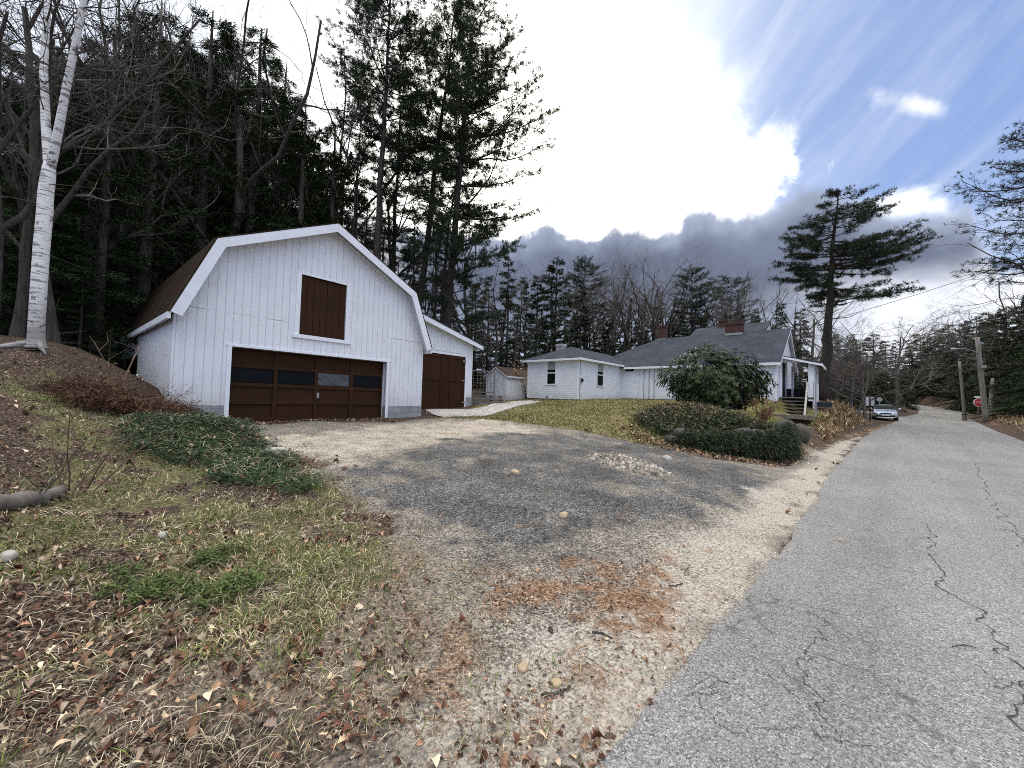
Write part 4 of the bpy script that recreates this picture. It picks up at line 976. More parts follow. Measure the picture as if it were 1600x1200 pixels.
P3, p3b, p3t = pole_thing('utility_pole', (1545.5,646), (1551,591), 40, .16, .12, 'short stubby weathered pole at the wood edge right of the lamp pole', 'utility pole')
q = atY(1507, 655, 38); o = thing('bollard', (q[0], q[1], GZ1(q[0], q[1])), .2, 'short dark wooden post at the right road edge', 'post')
g = Geo(); g.box(-.15, .15, -.12, .12, -.2, .75); bevel(g.build('post', M['oldwood'], o), .02); g = Geo(); g.box(-.16, .16, -.13, .13, .58, .66); g.build('band', M['black'], o)
def stop_sign():
    b = atY(1525, 650.5, 36.5); z = GZ1(b[0], b[1]); c = atY(1530, 629, 36.5)
    o = thing('stop_sign', (b[0], b[1], z), math.atan2(-.62, .78) + .12, 'red octagonal STOP sign with small street name plates on top', 'sign')
    loc = lambda p: np.array(Matrix.Rotation(-o.rotation_euler.z, 3, 'Z') @ Vector(np.array(p) - np.array(o.location)))
    cc = loc(c); g = Geo(); top = cc + (cc/np.linalg.norm(cc))*.75
    g.tube([(0, .04, -.3), (cc[0], .04 + cc[1], cc[2]), (top[0], top[1] + .04, top[2])], .035, 6); g.build('post', M['oldwood'], o)
    th = np.arange(8)*np.pi/4 + np.pi/8; r = .41
    g = Geo(); g.prism([(cc[0] + r*math.cos(x), cc[2] + r*math.sin(x)) for x in th], cc[1] - .02, cc[1] + .0); p = g.build('plate', M['signwhite'], o)
    g = Geo(); g.prism([(cc[0] + .37*math.cos(x), cc[2] + .37*math.sin(x)) for x in th], cc[1] - .026, cc[1] - .021); g.build('red_face', M['red'], p)
    me = text_mesh('STOP', .34); me.materials.append(M['signwhite']); t = bpy.data.objects.new('lettering', me); COL.objects.link(t); t.parent = p; t.location = (cc[0], cc[1] - .031, cc[2]); t.rotation_euler = (math.pi/2, 0, 0)
    g = Geo(); g.box(cc[0] - .30, cc[0] + .34, cc[1] - .03, cc[1] - .01, cc[2] + .44, cc[2] + .60); g.build('street_name_plate', M['signwhite'], o)
    g = Geo(); g.box(cc[0] - .06, cc[0] + .5, cc[1] - .0, cc[1] + .02, cc[2] + .62, cc[2] + .76); g.build('street_name_plate', M['black'], o)
stop_sign()
def sign_back(name, pxb, pxc, Y, wd, hh, label, rz, round_=False, pm='black'):
    b = atY(*pxb, Y); z = GZ1(b[0], b[1]); c = atY(*pxc, Y); o = thing(name, (b[0], b[1], z), rz, label, 'sign'); h = c[2] - z
    g = Geo(); g.box(-.04, .04, -.04, .02, -.3, h + (hh*.45 if not round_ else 0)); g.build('post', M[pm], o)
    g = Geo()
    if round_:
        th = np.linspace(0, 2*np.pi, 9)[:-1] + np.pi/8; g.prism([(wd/2*math.cos(x), h + wd/2*math.sin(x)) for x in th], .02, .03)
    else: g.box(-wd/2, wd/2, .022, .035, h - hh/2, h + hh/2)
    g.build('plate', M['signback'] if round_ else M['plateback'], o)
M['plateback'] = plain('plateback', (.62,.63,.62), .5, .1, var=.08)
sign_back('road_sign', (1359.5,661), (1360.8,627), 30, .50, .68, 'pale blank back of a square sign on a dark post left of the parked car', -.72)
sign_back('road_sign', (1374.5,646), (1374.5,624), 44, .52, .52, 'dull grey back of a far octagonal sign just behind the parked car', -.7, True, 'greymetal')
# overhead lines
def wire(name, A, B, sag, r, label):
    t = np.linspace(0, 1, 24)[:, None]; P = np.array(A)*(1-t) + np.array(B)*t; P[:, 2] -= sag*4*(t*(1-t))[:, 0]
    g = Geo(); g.tube(P, r, 5); o2 = g.build(name, M['black']); tag(o2, label, 'cable', 'overhead lines')
wire('overhead_cable', atY(1640,388,22), hl(9.2,-9.1,4.6), .25, .014, 'thin service line running from beyond the right edge to the cottage gable')
wire('overhead_cable', atY(1640,446,24), atY(1330,524,60), .5, .016, 'upper roadside line crossing pale sky toward the far trees')
wire('overhead_cable', atY(1640,462,24), atY(1335,531,60), .5, .012, 'lower roadside line just under the upper one, crossing pale sky')
wire('overhead_cable', atY(1531,572,34), atY(1390,562,60), .25, .014, 'line between the lamp pole and the trees above the car')
wire('overhead_cable', atY(1499,571,50), atY(1400,577,75), .25, .014, 'low line leaving the slim far pole leftward')
wire('guy_cable', atY(1640,440,17), atY(1552,590,33.5), -.1, .035, 'thick dark cable slanting down before the right wood')
# little box with a white base beside the porch steps
q = atY(1284.5, 646, 20.5); z = GZ1(q[0], q[1]); o = thing('storage_box', (q[0], q[1], z), ANG, 'small dark blue box on a pale board right of the porch steps', 'box')
g = Geo(); g.box(-.25, .25, -.42, .42, .10, .36); bevel(g.build('box', M['blue'], o), .015); g = Geo(); g.box(-.28, .28, -.45, .45, .04, .09); g.build('base_board', M['oldwood'], o)

# ------------------------------------------------------------------ vegetation prototypes
def unit(v): return v/(np.linalg.norm(v, axis=-1, keepdims=True) + 1e-9)
def rdirs(rng, n): return unit(rng.normal(size=(n, 3)))
def hemlock(seed, H=18., cr=3.6, z0=.06, dens=1.3, full=False, big=1., leafcol=((.018,.036,.012), (.050,.085,.026))):
    rng = np.random.RandomState(seed); T = Geo(); C = Geo()
    t = np.linspace(0, 1, 14); wob = np.c_[np.cumsum(rng.normal(0, .03, 14)), np.cumsum(rng.normal(0, .03, 14))]
    tp = np.c_[wob*t[:, None], t*H]; T.tube(tp, .012*H*(1 - t)**.8 + .02, 8)
    z = z0*H; c0, c1 = map(np.array, leafcol)
    while z < H*.985:
        f = z/H; az = rng.rand()*6.28; L = cr*((1 - f)**.75*(.55 + .65*rng.rand()) + .08)
        if f < .25 and not full: L *= .6 + 1.6*f
        d = np.array([math.cos(az), math.sin(az), 0]); s = np.linspace(0, 1, 6); o = np.array([np.interp(z, tp[:, 2], tp[:, 0]), np.interp(z, tp[:, 2], tp[:, 1]), z])
        up = .10 + .45*f; P = o + d*L*s[:, None] + np.array([0, 0, 1.])*(L*(up*s - (.42 - .1*f)*s**2))[:, None]
        T.tube(P, np.linspace(.012*L + .01, .006, 6), 3, cap=False)
        n = int(L*15*dens) + 5; tt = .12 + .88*rng.rand(n)**.8; q = np.stack([np.interp(tt, s, P[:, k]) for k in range(3)], 1)
        side = np.array([-d[1], d[0], 0]); lat = rng.choice([-1, 1], n)*(.35 + .65*rng.rand(n))
        D = unit(d*(.35 + .5*rng.rand(n))[:, None] + side*lat[:, None] + np.array([0, 0, 1.])*(rng.normal(-.22, .2, n))[:, None])
        ln = (.28 + .42*(1 - tt))*(.6 + .7*rng.rand(n))*min(1., .5 + L*.3)
        m = 13 if big == 1 else 4
        for k in range(m):
            w_ = k/m; pp = q + D*(ln*w_)[:, None] + rng.normal(0, .05, (n, 3)); dd = unit(D + rng.normal(0, .35, (n, 3)))
            c = c0 + (c1 - c0)*rng.rand(n, 1)
            C.leaves(pp, dd, unit(np.array([0, 0, 1.]) + rng.normal(0, .5, (n, 3))), big*(.13 + .11*rng.rand(n)), big*((.018 + .022*rng.rand(n)) if big == 1 else (.035 + .04*rng.rand(n))), 0, c)
        z += (.10 + .16*rng.rand())/dens**.4*(H/18)
    return T, C
def tufts(C, rng, P, D, k, L, W, c0, c1):
    n = len(P); D = np.broadcast_to(D, (n, 3)); Pn = np.repeat(P, k, 0); Dn = unit(np.repeat(D, k, 0) + rng.normal(0, .75, (n*k, 3)))
    c = c0 + (c1 - c0)*rng.rand(n*k, 1)
    C.leaves(Pn, Dn, rdirs(rng, n*k), L*(.7 + .6*rng.rand(n*k)), W, 0, c)
def pine(seed, H=26., cr=4.6, bare=.42, lean=(0, 0), r0=.30, fork=None, dens=1., profile=None, flat=0., bias=None):
    rng = np.random.RandomState(seed); T = Geo(); C = Geo()
    t = np.linspace(0, 1, 18); wob = np.c_[np.cumsum(rng.normal(0, .05, 18)), np.cumsum(rng.normal(0, .05, 18))]
    tp = np.c_[wob + np.outer(t**1.3, lean)*H, t*H]; T.tube(tp, r0*(1 - t*.93)*(1 + .5*np.exp(-t*40)), 10)
    c0, c1 = np.array((.016,.030,.014)), np.array((.045,.066,.030))
    z = bare*H*.45
    while z < H*.985:
        f = z/H; live = f > bare + rng.normal(0, .04)
        for az in rng.rand(rng.randint(2, 5))*6.28 if live else rng.rand(rng.randint(1, 3))*6.28:
            g = (f - bare)/(1 - bare)
            pr = (np.interp(g, *profile) if profile else math.sin(math.pi*min(1, max(.0, .14 + .80*g)))**.8)
            L = cr*pr*(.45 + .75*rng.rand()) if live else cr*(.12 + .5*rng.rand())
            if bias is not None: L *= 1 + bias[1]*math.cos(az - bias[0])
            L = max(L, .4)
            d = np.array([math.cos(az), math.sin(az), 0]); s = np.linspace(0, 1, 7); o = np.array([np.interp(z, tp[:, 2], tp[:, 0]), np.interp(z, tp[:, 2], tp[:, 1]), z])
            e0 = rng.normal(.15 + .4*max(g, 0), .15)*(1 - flat); e1 = rng.normal(.12, .12)*(1 - flat*.5) - flat*.04
            P = o + d*L*s[:, None] + np.array([0, 0, 1.])*(L*(e0*s*.6 - .25*s*(1-s) + e1*s**2))[:, None] + rng.normal(0, .03*L, (7, 3))*s[:, None]
            T.tube(P, np.linspace(.012*L + .015, .008, 7), 4, cap=False)
            if not live:
                for _ in range(3):
                    u = .3 + .6*rng.rand(); a = P[int(u*6)]; T.tube([a, a + unit(d + rng.normal(0, .6, 3))*L*.35], [.008, .004], 3, cap=False)
                continue
            nb = int(L*4.2) + 3
            for b in range(nb):
                u = .22 + .78*(b + rng.rand())/nb; a = np.array([np.interp(u, s, P[:, k]) for k in range(3)])
                sd_ = np.array([-d[1], d[0], 0])*rng.choice([-1, 1])
                dd = unit(d*(.7 + .3*rng.rand()) + sd_*(.9*rng.rand() + .2) + np.array([0, 0, .25*(1 - flat) + .05 + rng.normal(0, .15)])); l2 = (.35 + .5*rng.rand())*(1.15 - .6*u)*min(1.5, L*.55) + .15
                e = a + dd*l2; T.tube([a, a + dd*l2*.5 + [0, 0, -.02], e], [.012, .009, .005], 3, cap=False)
                m = int((l2*8 + 2)*dens); v = np.r_[1.0, .25 + .75*rng.rand(m)]
                Q = a + dd*(l2*v)[:, None] + rng.normal(0, .06, (len(v), 3))*[1, 1, 1 - .6*flat]
                tufts(C, rng, Q, unit(dd + np.array([0, 0, .35])), 9, .20, .022, c0, c1)
        z += (.28 + .35*rng.rand())*(H/26)
    if fork:
        pass
    return T, C
def broad(seed, H=14., levels=5, r0=.2, spread=.75, lift=.25, nsub=(3, 6), clear=.22, lean=(0, 0), trunks=1, fine=1.0):
    rng = np.random.RandomState(seed); T = Geo(); Cn = Geo(); st = []
    for k in range(trunks):
        a = rng.rand()*6.28; st.append((np.zeros(3), unit(np.array([lean[0] + (trunks > 1)*.3*math.cos(a), lean[1] + (trunks > 1)*.3*math.sin(a), 1.])), H*.62*(1 - .2*rng.rand()*(trunks > 1)), r0, 0))
    while st:
        p, d, L, r, lv = st.pop(); n = 9 if lv == 0 else (6 if lv < 3 else 4); P = [p]; q = p; dd = d
        for i in range(n):
            dd = unit(dd + rng.normal(0, (.07, .17, .22, .24, .25, .25)[lv], 3) + np.array([0, 0, lift*.25*(lv > 0)])); q = q + dd*L/n; P.append(q)
        P = np.array(P); rr = r*(1 - np.linspace(0, 1, n+1)*(.62 if lv < levels-1 else .8))
        if lv == 0: rr[0] *= 1.35
        (T if lv < 2 else Cn).tube(P, np.maximum(rr, .0035), (9, 6, 4, 3, 3, 3)[lv], cap=False)
        if lv < levels - 1:
            m = rng.randint(*nsub) + (3 if lv == 0 else 0) + (1 if lv >= 2 else 0)*int(fine)
            for k in range(m):
                u = (clear if lv == 0 else .18) + (1 - (clear if lv == 0 else .18))*((k + rng.rand())/m); i = u*n; a = np.array([np.interp(i, range(n+1), P[:, c]) for c in range(3)])
                ax = unit(P[min(n, int(i)+1)] - P[int(min(i, n-1))]); o = unit(np.cross(ax, rdirs(rng, 1)[0])); nd = unit(ax*(1 - spread*.5) + o*spread*(.6 + .6*rng.rand()))
                st.append((a, nd, L*(.34 + .34*rng.rand())*(1.15 - .45*u)*(1.25 if lv == 0 else 1), float(np.interp(i, range(n+1), rr))*(.42 + .3*rng.rand()), lv + 1))
    return T, Cn
PROTO = {}
def proto(key, gen, tm, cm):
    T, C = gen; PROTO[key] = (T.mesh(key + '_trunk', M[tm], True), C.mesh(key + '_crown', M[cm]) if C.n else None)
for i, (h_, c_, z_) in enumerate(((18, 3.4, .05), (18, 2.8, .10), (18, 4.0, .03), (18, 2.2, .06))): proto('hemlock%d' % i, hemlock(20+i, h_, c_, z_, 1.0), 'bark', 'needle')
proto('hemlock4', hemlock(29, 18, 6.5, .01, 1.3, True), 'bark', 'needle')
FARC = ((.020,.034,.014), (.052,.066,.028))
for i, (c_, z_, f_) in enumerate(((3.3, .04, False), (2.7, .08, False), (4.2, .02, False), (2.3, .05, False), (6.5, .01, True))): proto('farhem%d' % i, hemlock(80+i, 18, c_, z_, 1.1, f_, 1.75, FARC), 'bark', 'needle')
for i in range(3): proto('pine%d' % i, pine(40+i, 26, 3.6 + .5*i, .40 + .06*i, (.0, .0), .26), 'pinebark', 'needle')
for i in range(4): proto('broad%d' % i, broad(60+i, 14, 5, .17, .75, .35, (3, 5), .25), 'bark', 'greybark')
proto('spread0', broad(71, 9, 5, .085, .95, .14, (4, 7), .15), 'greybark', 'greybark')
proto('spread1', broad(72, 9, 5, .08, .9, .2, (4, 7), .12, trunks=2), 'greybark', 'greybark')
def tree(name, key, x, y, s, rz, label, cat, group=None, sz=1., tilt=(0, 0), z=None):
    zz = (GZ1(x, y) if z is None else z) - .12
    o = thing(name, (x, y, zz), rz, label, cat, group); o.scale = (s, s, s*sz); o.rotation_euler = (tilt[0], tilt[1], rz)
    a, b = PROTO[key]
    for nm, me in (('trunk', a), ('crown', b)):
        if me is None: continue
        c = bpy.data.objects.new(nm, me); COL.objects.link(c); c.parent = o
    return o
HGT = dict(hemlock=18., farhem=18., pine=26., broad=12.5, spread=8.)
rg = np.random.RandomState(99)
def tree_px(name, key, px, Y, top, label, cat, group=None, wide=1., tilt=(0, 0), rz=None):
    # a tree whose tip reaches picture height `top` when it stands at depth Y under column px
    if key.startswith('hemlock') and Y > 33: key = 'farhem' + key[-1]
    b = atY(px, 600, Y); z = GZ1(b[0], b[1]); H = atY(px, top, Y)[2] - z; k = H/HGT[key.rstrip('0123456789')]
    return tree(name, key, b[0], b[1], k*wide, rg.rand()*6.28 if rz is None else rz, label, cat, group, 1/wide, tilt)
# ---- the dark evergreen stand behind and left of the garage
GD = 'evergreens of the dark stand behind the garage'
def inside_buildings(x, y, m=1.2):
    p = np.array([x, y]); a = (p - GO)@AX; b = (p - GO)@NX; c = (p - HO)@HX; d_ = (p - HO)@HN
    return (-1.3-m < a < 11+m and -1 < b < 10.8+m) or (-1-m < c < 14.6+m and -11-m < d_ < 4+m)
dark = [(375,23,35,'tall full hemlock with the highest pointed crown above the garage left roof slope',1), (300,20.5,70,None,0), (215,17,60,None,2), (145,13.5,90,None,0), (60,12.5,150,None,1), (0,13,130,None,2), (-60,11,60,None,0),
        (455,24,150,'medium hemlock standing just left of the garage roof peak',3), (505,25.5,190,'narrow dark hemlock rising just behind the garage roof peak',3), (545,27,225,None,3), (420,27,120,None,0), (335,26,110,None,2), (260,24,120,None,0), (180,19,190,None,3), (110,16,200,None,1), (30,17,230,None,0), (90,22,150,None,2), (150,26,130,None,1), (-40,19,180,None,2), (240,30,150,None,0), (320,33,140,None,1), (400,34,170,None,2), (470,34,200,None,0), (520,36,240,None,2), (0,28,200,None,1), (70,32,170,None,0), (200,38,170,None,2), (290,42,190,None,1), (360,42,200,None,0), (430,44,215,None,2), (120,42,200,None,1), (20,42,210,None,0), (500,45,240,None,1), (235,18.5,330,None,2), (290,21,320,None,3), (185,15.5,380,None,3), (120,12.5,400,None,2), (350,24,300,None,2), (20,11.5,420,None,3),(60,24,420,None,4),(75,25,130,None,0),(125,27,120,None,2),(170,26,110,None,0),(210,29,115,None,2),(255,31,120,None,0),(300,30,115,None,1),(345,32,125,None,2),(40,22,140,None,2),(440,30,190,None,0),(270,23,150,None,1),(140,26,420,None,4),(230,28,420,None,4),(330,32,420,None,4),(430,32,420,None,4),(520,32,430,None,4)]
for px, Y, top, lb, k in dark:
    if top < 300 and px < 470 and not lb: top -= 25 + (35 if px < 340 else 0)
    tree_px('hemlock_tree', 'hemlock%d' % k, px, Y, top, lb or ('dark evergreen deep in the shaded stand left of and behind the garage' if top < 300 else 'low dark young evergreen filling the shade beneath the taller stand'), 'tree', GD if not lb else None, wide=1.05 + .3*rg.rand())
# ---- tall pines beyond the lean-to
def special(name, gen, tm, cm, base, label, cat, rz=0, parts=('trunk', 'crown')):
    T, C = gen; o = thing(name, base, rz, label, cat)
    for nm, g, m in ((parts[0], T, tm), (parts[1], C, cm)):
        if g.n: g.build(nm, M[m], o, nm == 'trunk')
    return o
def base_at(px, Y, dz=-.15):
    b = atY(px, 600, Y); return (b[0], b[1], GZ1(b[0], b[1]) + dz)
def Hof(px, Y, top): b = base_at(px, Y); return atY(px, top, Y)[2] - b[2]
special('white_pine', pine(101, Hof(578,25,-60), 3.6, .52, (.012, .0), .33, dens=1.1), 'pinebark', 'needle', base_at(572,25), 'tall white pine with a straight bare lower trunk right behind the garage peak', 'tree')
special('white_pine', pine(102, Hof(650,28,90), 2.6, .30, (.02, 0), .22), 'pinebark', 'needle', base_at(600,28), 'slimmer shorter pine between the straight pine and the leaning pine', 'tree')
special('white_pine', pine(103, Hof(690,27,-25), 2.9, .40, (.075, 0), .30, dens=1.1), 'pinebark', 'needle', base_at(645,27), 'tall pine leaning right with forked lower trunk behind the lean-to roof', 'tree')
special('white_pine', pine(104, Hof(735,25,22), 4.3, .22, (.045, 0), .33, dens=1.35, bias=(0., .35)), 'pinebark', 'needle', base_at(692,25), 'big pine whose needled limbs reach right into the bright sky', 'tree')
special('white_pine', pine(105, Hof(700,25.6,120), 2.0, .45, (.05, 0), .15, dens=1.), 'pinebark', 'needle', base_at(683,25.6), 'thin second stem of pine close beside the big right-reaching pine', 'tree')
special('white_pine', pine(106, Hof(538,26,110), 1.5, .70, (.03, 0), .13), 'pinebark', 'needle', base_at(535,26), 'thin tall pine with a sparse top left of the straight pine', 'tree')
for px, Y, top, k in ((615,30,400,2),(660,29,430,0),(705,29,455,3),(590,33,330,1),(640,34,350,3),(560,31,300,2),(690,36,400,0),(735,33,440,1)):
    tree_px('hemlock_tree', 'hemlock%d' % k, px, Y, top, 'low dark evergreen among the feet of the tall pines', 'tree', 'young evergreens under the tall pines', wide=1.0)
# ---- background wood behind the cottage
BG = 'evergreens in the wood behind the cottage'
named = {865: 'dense pointed evergreen above the cottage wing, thickest of the far wood', 1076: 'layered pine showing tiered limbs behind the brick chimneys'}
for px, Y, top, k in ((790,36,395,0),(835,40,425,1),(865,34,402,2),(905,42,440,3),(940,48,470,1),(985,50,480,0),(760,44,440,2),(1030,52,470,2),(1100,50,478,1),(1150,46,480,2),(1185,45,490,0),(1220,44,470,3),(1130,58,480,1),(1060,60,480,2),(960,60,465,2),(880,55,430,0),(810,52,430,2),(740,52,440,1),(1250,55,480,0),(1000,68,470,1),(920,70,455,2),(1180,66,480,3),(830,31,520,2),(890,33,530,0),(780,31,530,2),(950,37,525,3),(1010,40,520,2),(1070,40,505,0),(1250,38,540,2),(1180,40,515,1),(1115,42,510,2),(1050,46,490,1),(800,40,500,4),(850,42,505,4),(900,44,500,4),(950,46,500,4),(1000,46,498,4),(1045,48,500,4),(1090,46,490,4),(1140,46,500,4),(1190,44,505,4),(1235,44,510,4),(760,34,520,4)):
    tree_px('hemlock_tree', 'hemlock%d' % k, px, Y, top, named.get(px) or 'dark evergreen in the dense wood behind the white cottage', 'tree', None if px in named else BG, wide=.95 + .35*rg.rand())
for px, Y, top, k in ((1078,44,415,0),(912,50,405,1),(1140,60,430,2)):
    tree_px('white_pine', 'pine%d' % k, px, Y, top, named.get(px-2) or 'thin dark pine poking above the wood behind the cottage', 'tree', 'pines above the far wood', wide=1.2)
for px, Y, top, k in ((965,46,408,0),(1000,44,392,1),(1022,47,385,2),(945,44,415,3),(1050,50,400,0),(1095,48,440,2),(1120,46,425,1),(1150,48,440,3),(1165,44,430,0),(1200,42,450,1),(900,44,410,2),(850,46,415,3),(780,38,380,1),(1245,40,440,2),(1280,45,450,0),(985,43,398,3),(1010,45,388,0),(1035,46,392,3),(958,50,405,2),(975,55,415,1),(1065,45,420,3),(1085,52,415,0),(1135,50,420,2),(1175,47,425,3),(925,48,405,0),(880,52,410,3),(930,55,415,1),(1225,46,430,3),(1262,44,435,1),(865,48,400,1),(820,45,410,2),(740,34,300,3),(770,30,420,2),(800,33,440,0),(755,29,470,1)):
    tree_px('bare_tree', 'broad%d' % k, px, Y, top, 'bare grey deciduous tree in the wood behind the cottage', 'tree', 'bare trees behind the cottage', wide=1.1)
# ---- far wood beyond the bend and on the right
FR = 'evergreens round the bend of the road'
for px, Y, top, k in ((1300,42,520,2),(1345,48,535,0),(1385,55,530,2),(1330,60,520,1),(1420,100,545,1),(1440,105,540,2),(1400,90,530,0),(1365,70,520,2),(1465,100,525,2),(1490,92,515,0),(1510,85,500,1),(1530,75,505,2),(1450,112,520,1),(1480,106,520,2),(1425,110,530,0),(1545,66,500,0),(1520,60,540,2),(1560,55,490,2),(1575,48,480,1),(1600,44,470,2),(1620,38,450,0),(1590,36,530,2),(1640,34,430,1),(1660,30,420,2),(1570,42,570,3),(1615,31,560,2),(1550,46,580,2),(1535,54,575,0),(1500,72,560,2),(1640,27,540,0),(1310,52,560,0),(1350,56,575,2),(1382,64,575,2),(1400,72,570,0),(1410,92,580,2),(1440,120,575,2),(1470,118,575,0),(1495,100,570,2),(1390,50,590,2),(1300,46,560,4),(1335,52,570,4),(1375,58,575,4),(1410,66,575,4),(1425,98,590,4),(1450,110,588,4),(1475,112,585,4),(1500,92,575,4),(1520,70,565,4),(1545,58,560,4),(1575,48,545,4),(1605,40,530,4),(1640,33,510,4),(1590,60,520,4),(1270,42,565,4),(1428,104,612,4),(1440,98,520,2),(1462,88,512,0),(1484,84,505,2),(1506,74,500,0),(1526,66,492,2),(1548,60,485,0),(1572,52,478,2),(1596,46,468,0),(1440,116,606,4),(1455,118,604,4),(1470,116,602,4),(1485,110,600,4),(1448,124,600,4),(1465,126,598,4),(1445,103,608,4),(1462,101,605,4),(1480,96,602,4),(1495,84,598,4),(1512,74,590,4),(1412,108,606,4),(1395,66,600,4),(1425,62,610,4),(1355,80,570,4)):
    tree_px('hemlock_tree', 'hemlock%d' % k, px, Y, top, 'dark evergreen crowding the bend of the road ahead' if px < 1535 else 'dark evergreen lining the right roadside wood', 'tree', FR if px < 1535 else 'evergreens of the right roadside wood', wide=1.1 + .5*rg.rand())
for i in range(46):
    px = 1285 + 285*rg.rand(); Y = 48 + 45*rg.rand() if px < 1400 or px > 1520 else 92 + 26*rg.rand(); q = atY(px, 600, Y)
    if road_info(q[:1], q[1:2])[0][0] < 3 or inside_buildings(q[0], q[1]): continue
    tree_px('hemlock_tree', 'hemlock4', px, Y, 548 + 34*rg.rand(), 'low bushy evergreen closing the gap under the trees at the bend', 'tree', 'low evergreens at the bend', wide=1.5 + .6*rg.rand())
for px, Y, top, k in ((1560,60,455,1),(1590,50,440,0),(1540,72,470,2),(1500,95,490,3),(1460,110,500,0),(1615,42,420,2)):
    tree_px('bare_tree', 'broad%d' % k, px, Y, top, 'bare greyish tree above the evergreens at the bend', 'tree', 'bare trees at the bend', wide=1.1)
tree_px('bare_tree', 'spread0', 1352, 33, 470, 'wide spreading bare tree leaning over the parked car', 'tree', wide=1.15, rz=.4)
tree_px('bare_tree', 'spread1', 1337, 31, 490, 'twin stemmed bare tree beside the trunk of the big lone pine', 'tree', wide=1.2, rz=2.)
tree_px('bare_tree', 'spread0', 1400, 46, 475, 'broad bare tree behind the parked car, its twigs against white sky', 'tree', wide=1.25, rz=3.)
tree_px('bare_tree', 'spread1', 1300, 35, 500, 'bushy bare tree right behind the porch corner', 'tree', wide=1.3, rz=5.)
# ---- the lone pine by the porch
prof = ([0, .12, .3, .45, .6, .8, 1.0], [.75, .95, .9, .95, .80, .50, .10])
special('white_pine', pine(210, Hof(1307,25,310), 3.5, .50, (.035, .0), .34, dens=1.05, profile=prof, flat=.7, bias=(.2, .28)), 'pinebark', 'needle', base_at(1285,25), 'big lone pine with flat tiered limbs and thick trunk behind the porch', 'tree')
# ---- trees leaning in from the right edge
special('white_pine', pine(221, 15.0, 3.0, .45, (-.02, 0), .15, dens=.22, flat=.4), 'pinebark', 'needle', base_at(1672,17), 'sparse pine reaching in from the right edge over the road', 'tree')
T, C = broad(233, 17, 5, .2, .85, .2, (3, 6), .25); o = special('bare_tree', (T, C), 'greybark', 'greybark', base_at(1655,23), 'bare purplish grey tree spreading in from the right edge', 'tree')
T, C = broad(235, 15, 5, .14, .85, .25, (3, 6), .25); special('bare_tree', (T, C), 'greybark', 'greybark', base_at(1632,19), 'thin bare tree whose twigs mix with the sparse pine at the right edge', 'tree')
# ---- bare trees of the left: oak behind the garage, near dark tree, birch
T, C = broad(241, 25, 5, .34, .8, .35, (3, 5), .42); special('oak_tree', (T, C), 'bark', 'bark', base_at(318,19.5), 'large bare oak with crooked limbs crossing the sky above the garage', 'tree')
T, C = broad(243, 22, 5, .2, .7, .4, (3, 5), .3); special('bare_tree', (T, C), 'bark', 'greybark', base_at(505,27), 'bare pale branched tree in the gap left of the straight pine', 'tree')
T, C = broad(242, 12, 5, .085, .85, .1, (3, 5), .35, lean=(.1, .12)); special('bare_tree', (T, C), 'bark', 'bark', (-12.2, 7.0, GZ1(-12.2, 7.0) - .1), 'dark bare tree at the left edge, its long low limbs crossing the birch', 'tree')
for px, Y, top, k in ((-25,9.5,-200,3),(48,12,-150,2),(80,11,-160,0),(140,16,-60,1),(215,19,-30,0),(290,24,20,1),(20,10.5,-120,1),(100,14,-80,0),(180,20,-60,3),(250,25,0,2),(430,28,40,1),(470,29,60,3),(620,32,200,0),(670,34,250,2)):
    tree_px('bare_tree', 'broad%d' % k, px, Y, top, 'thin bare tree threaded among the evergreens behind the garage', 'tree', 'bare trees in the dark stand', wide=.8)
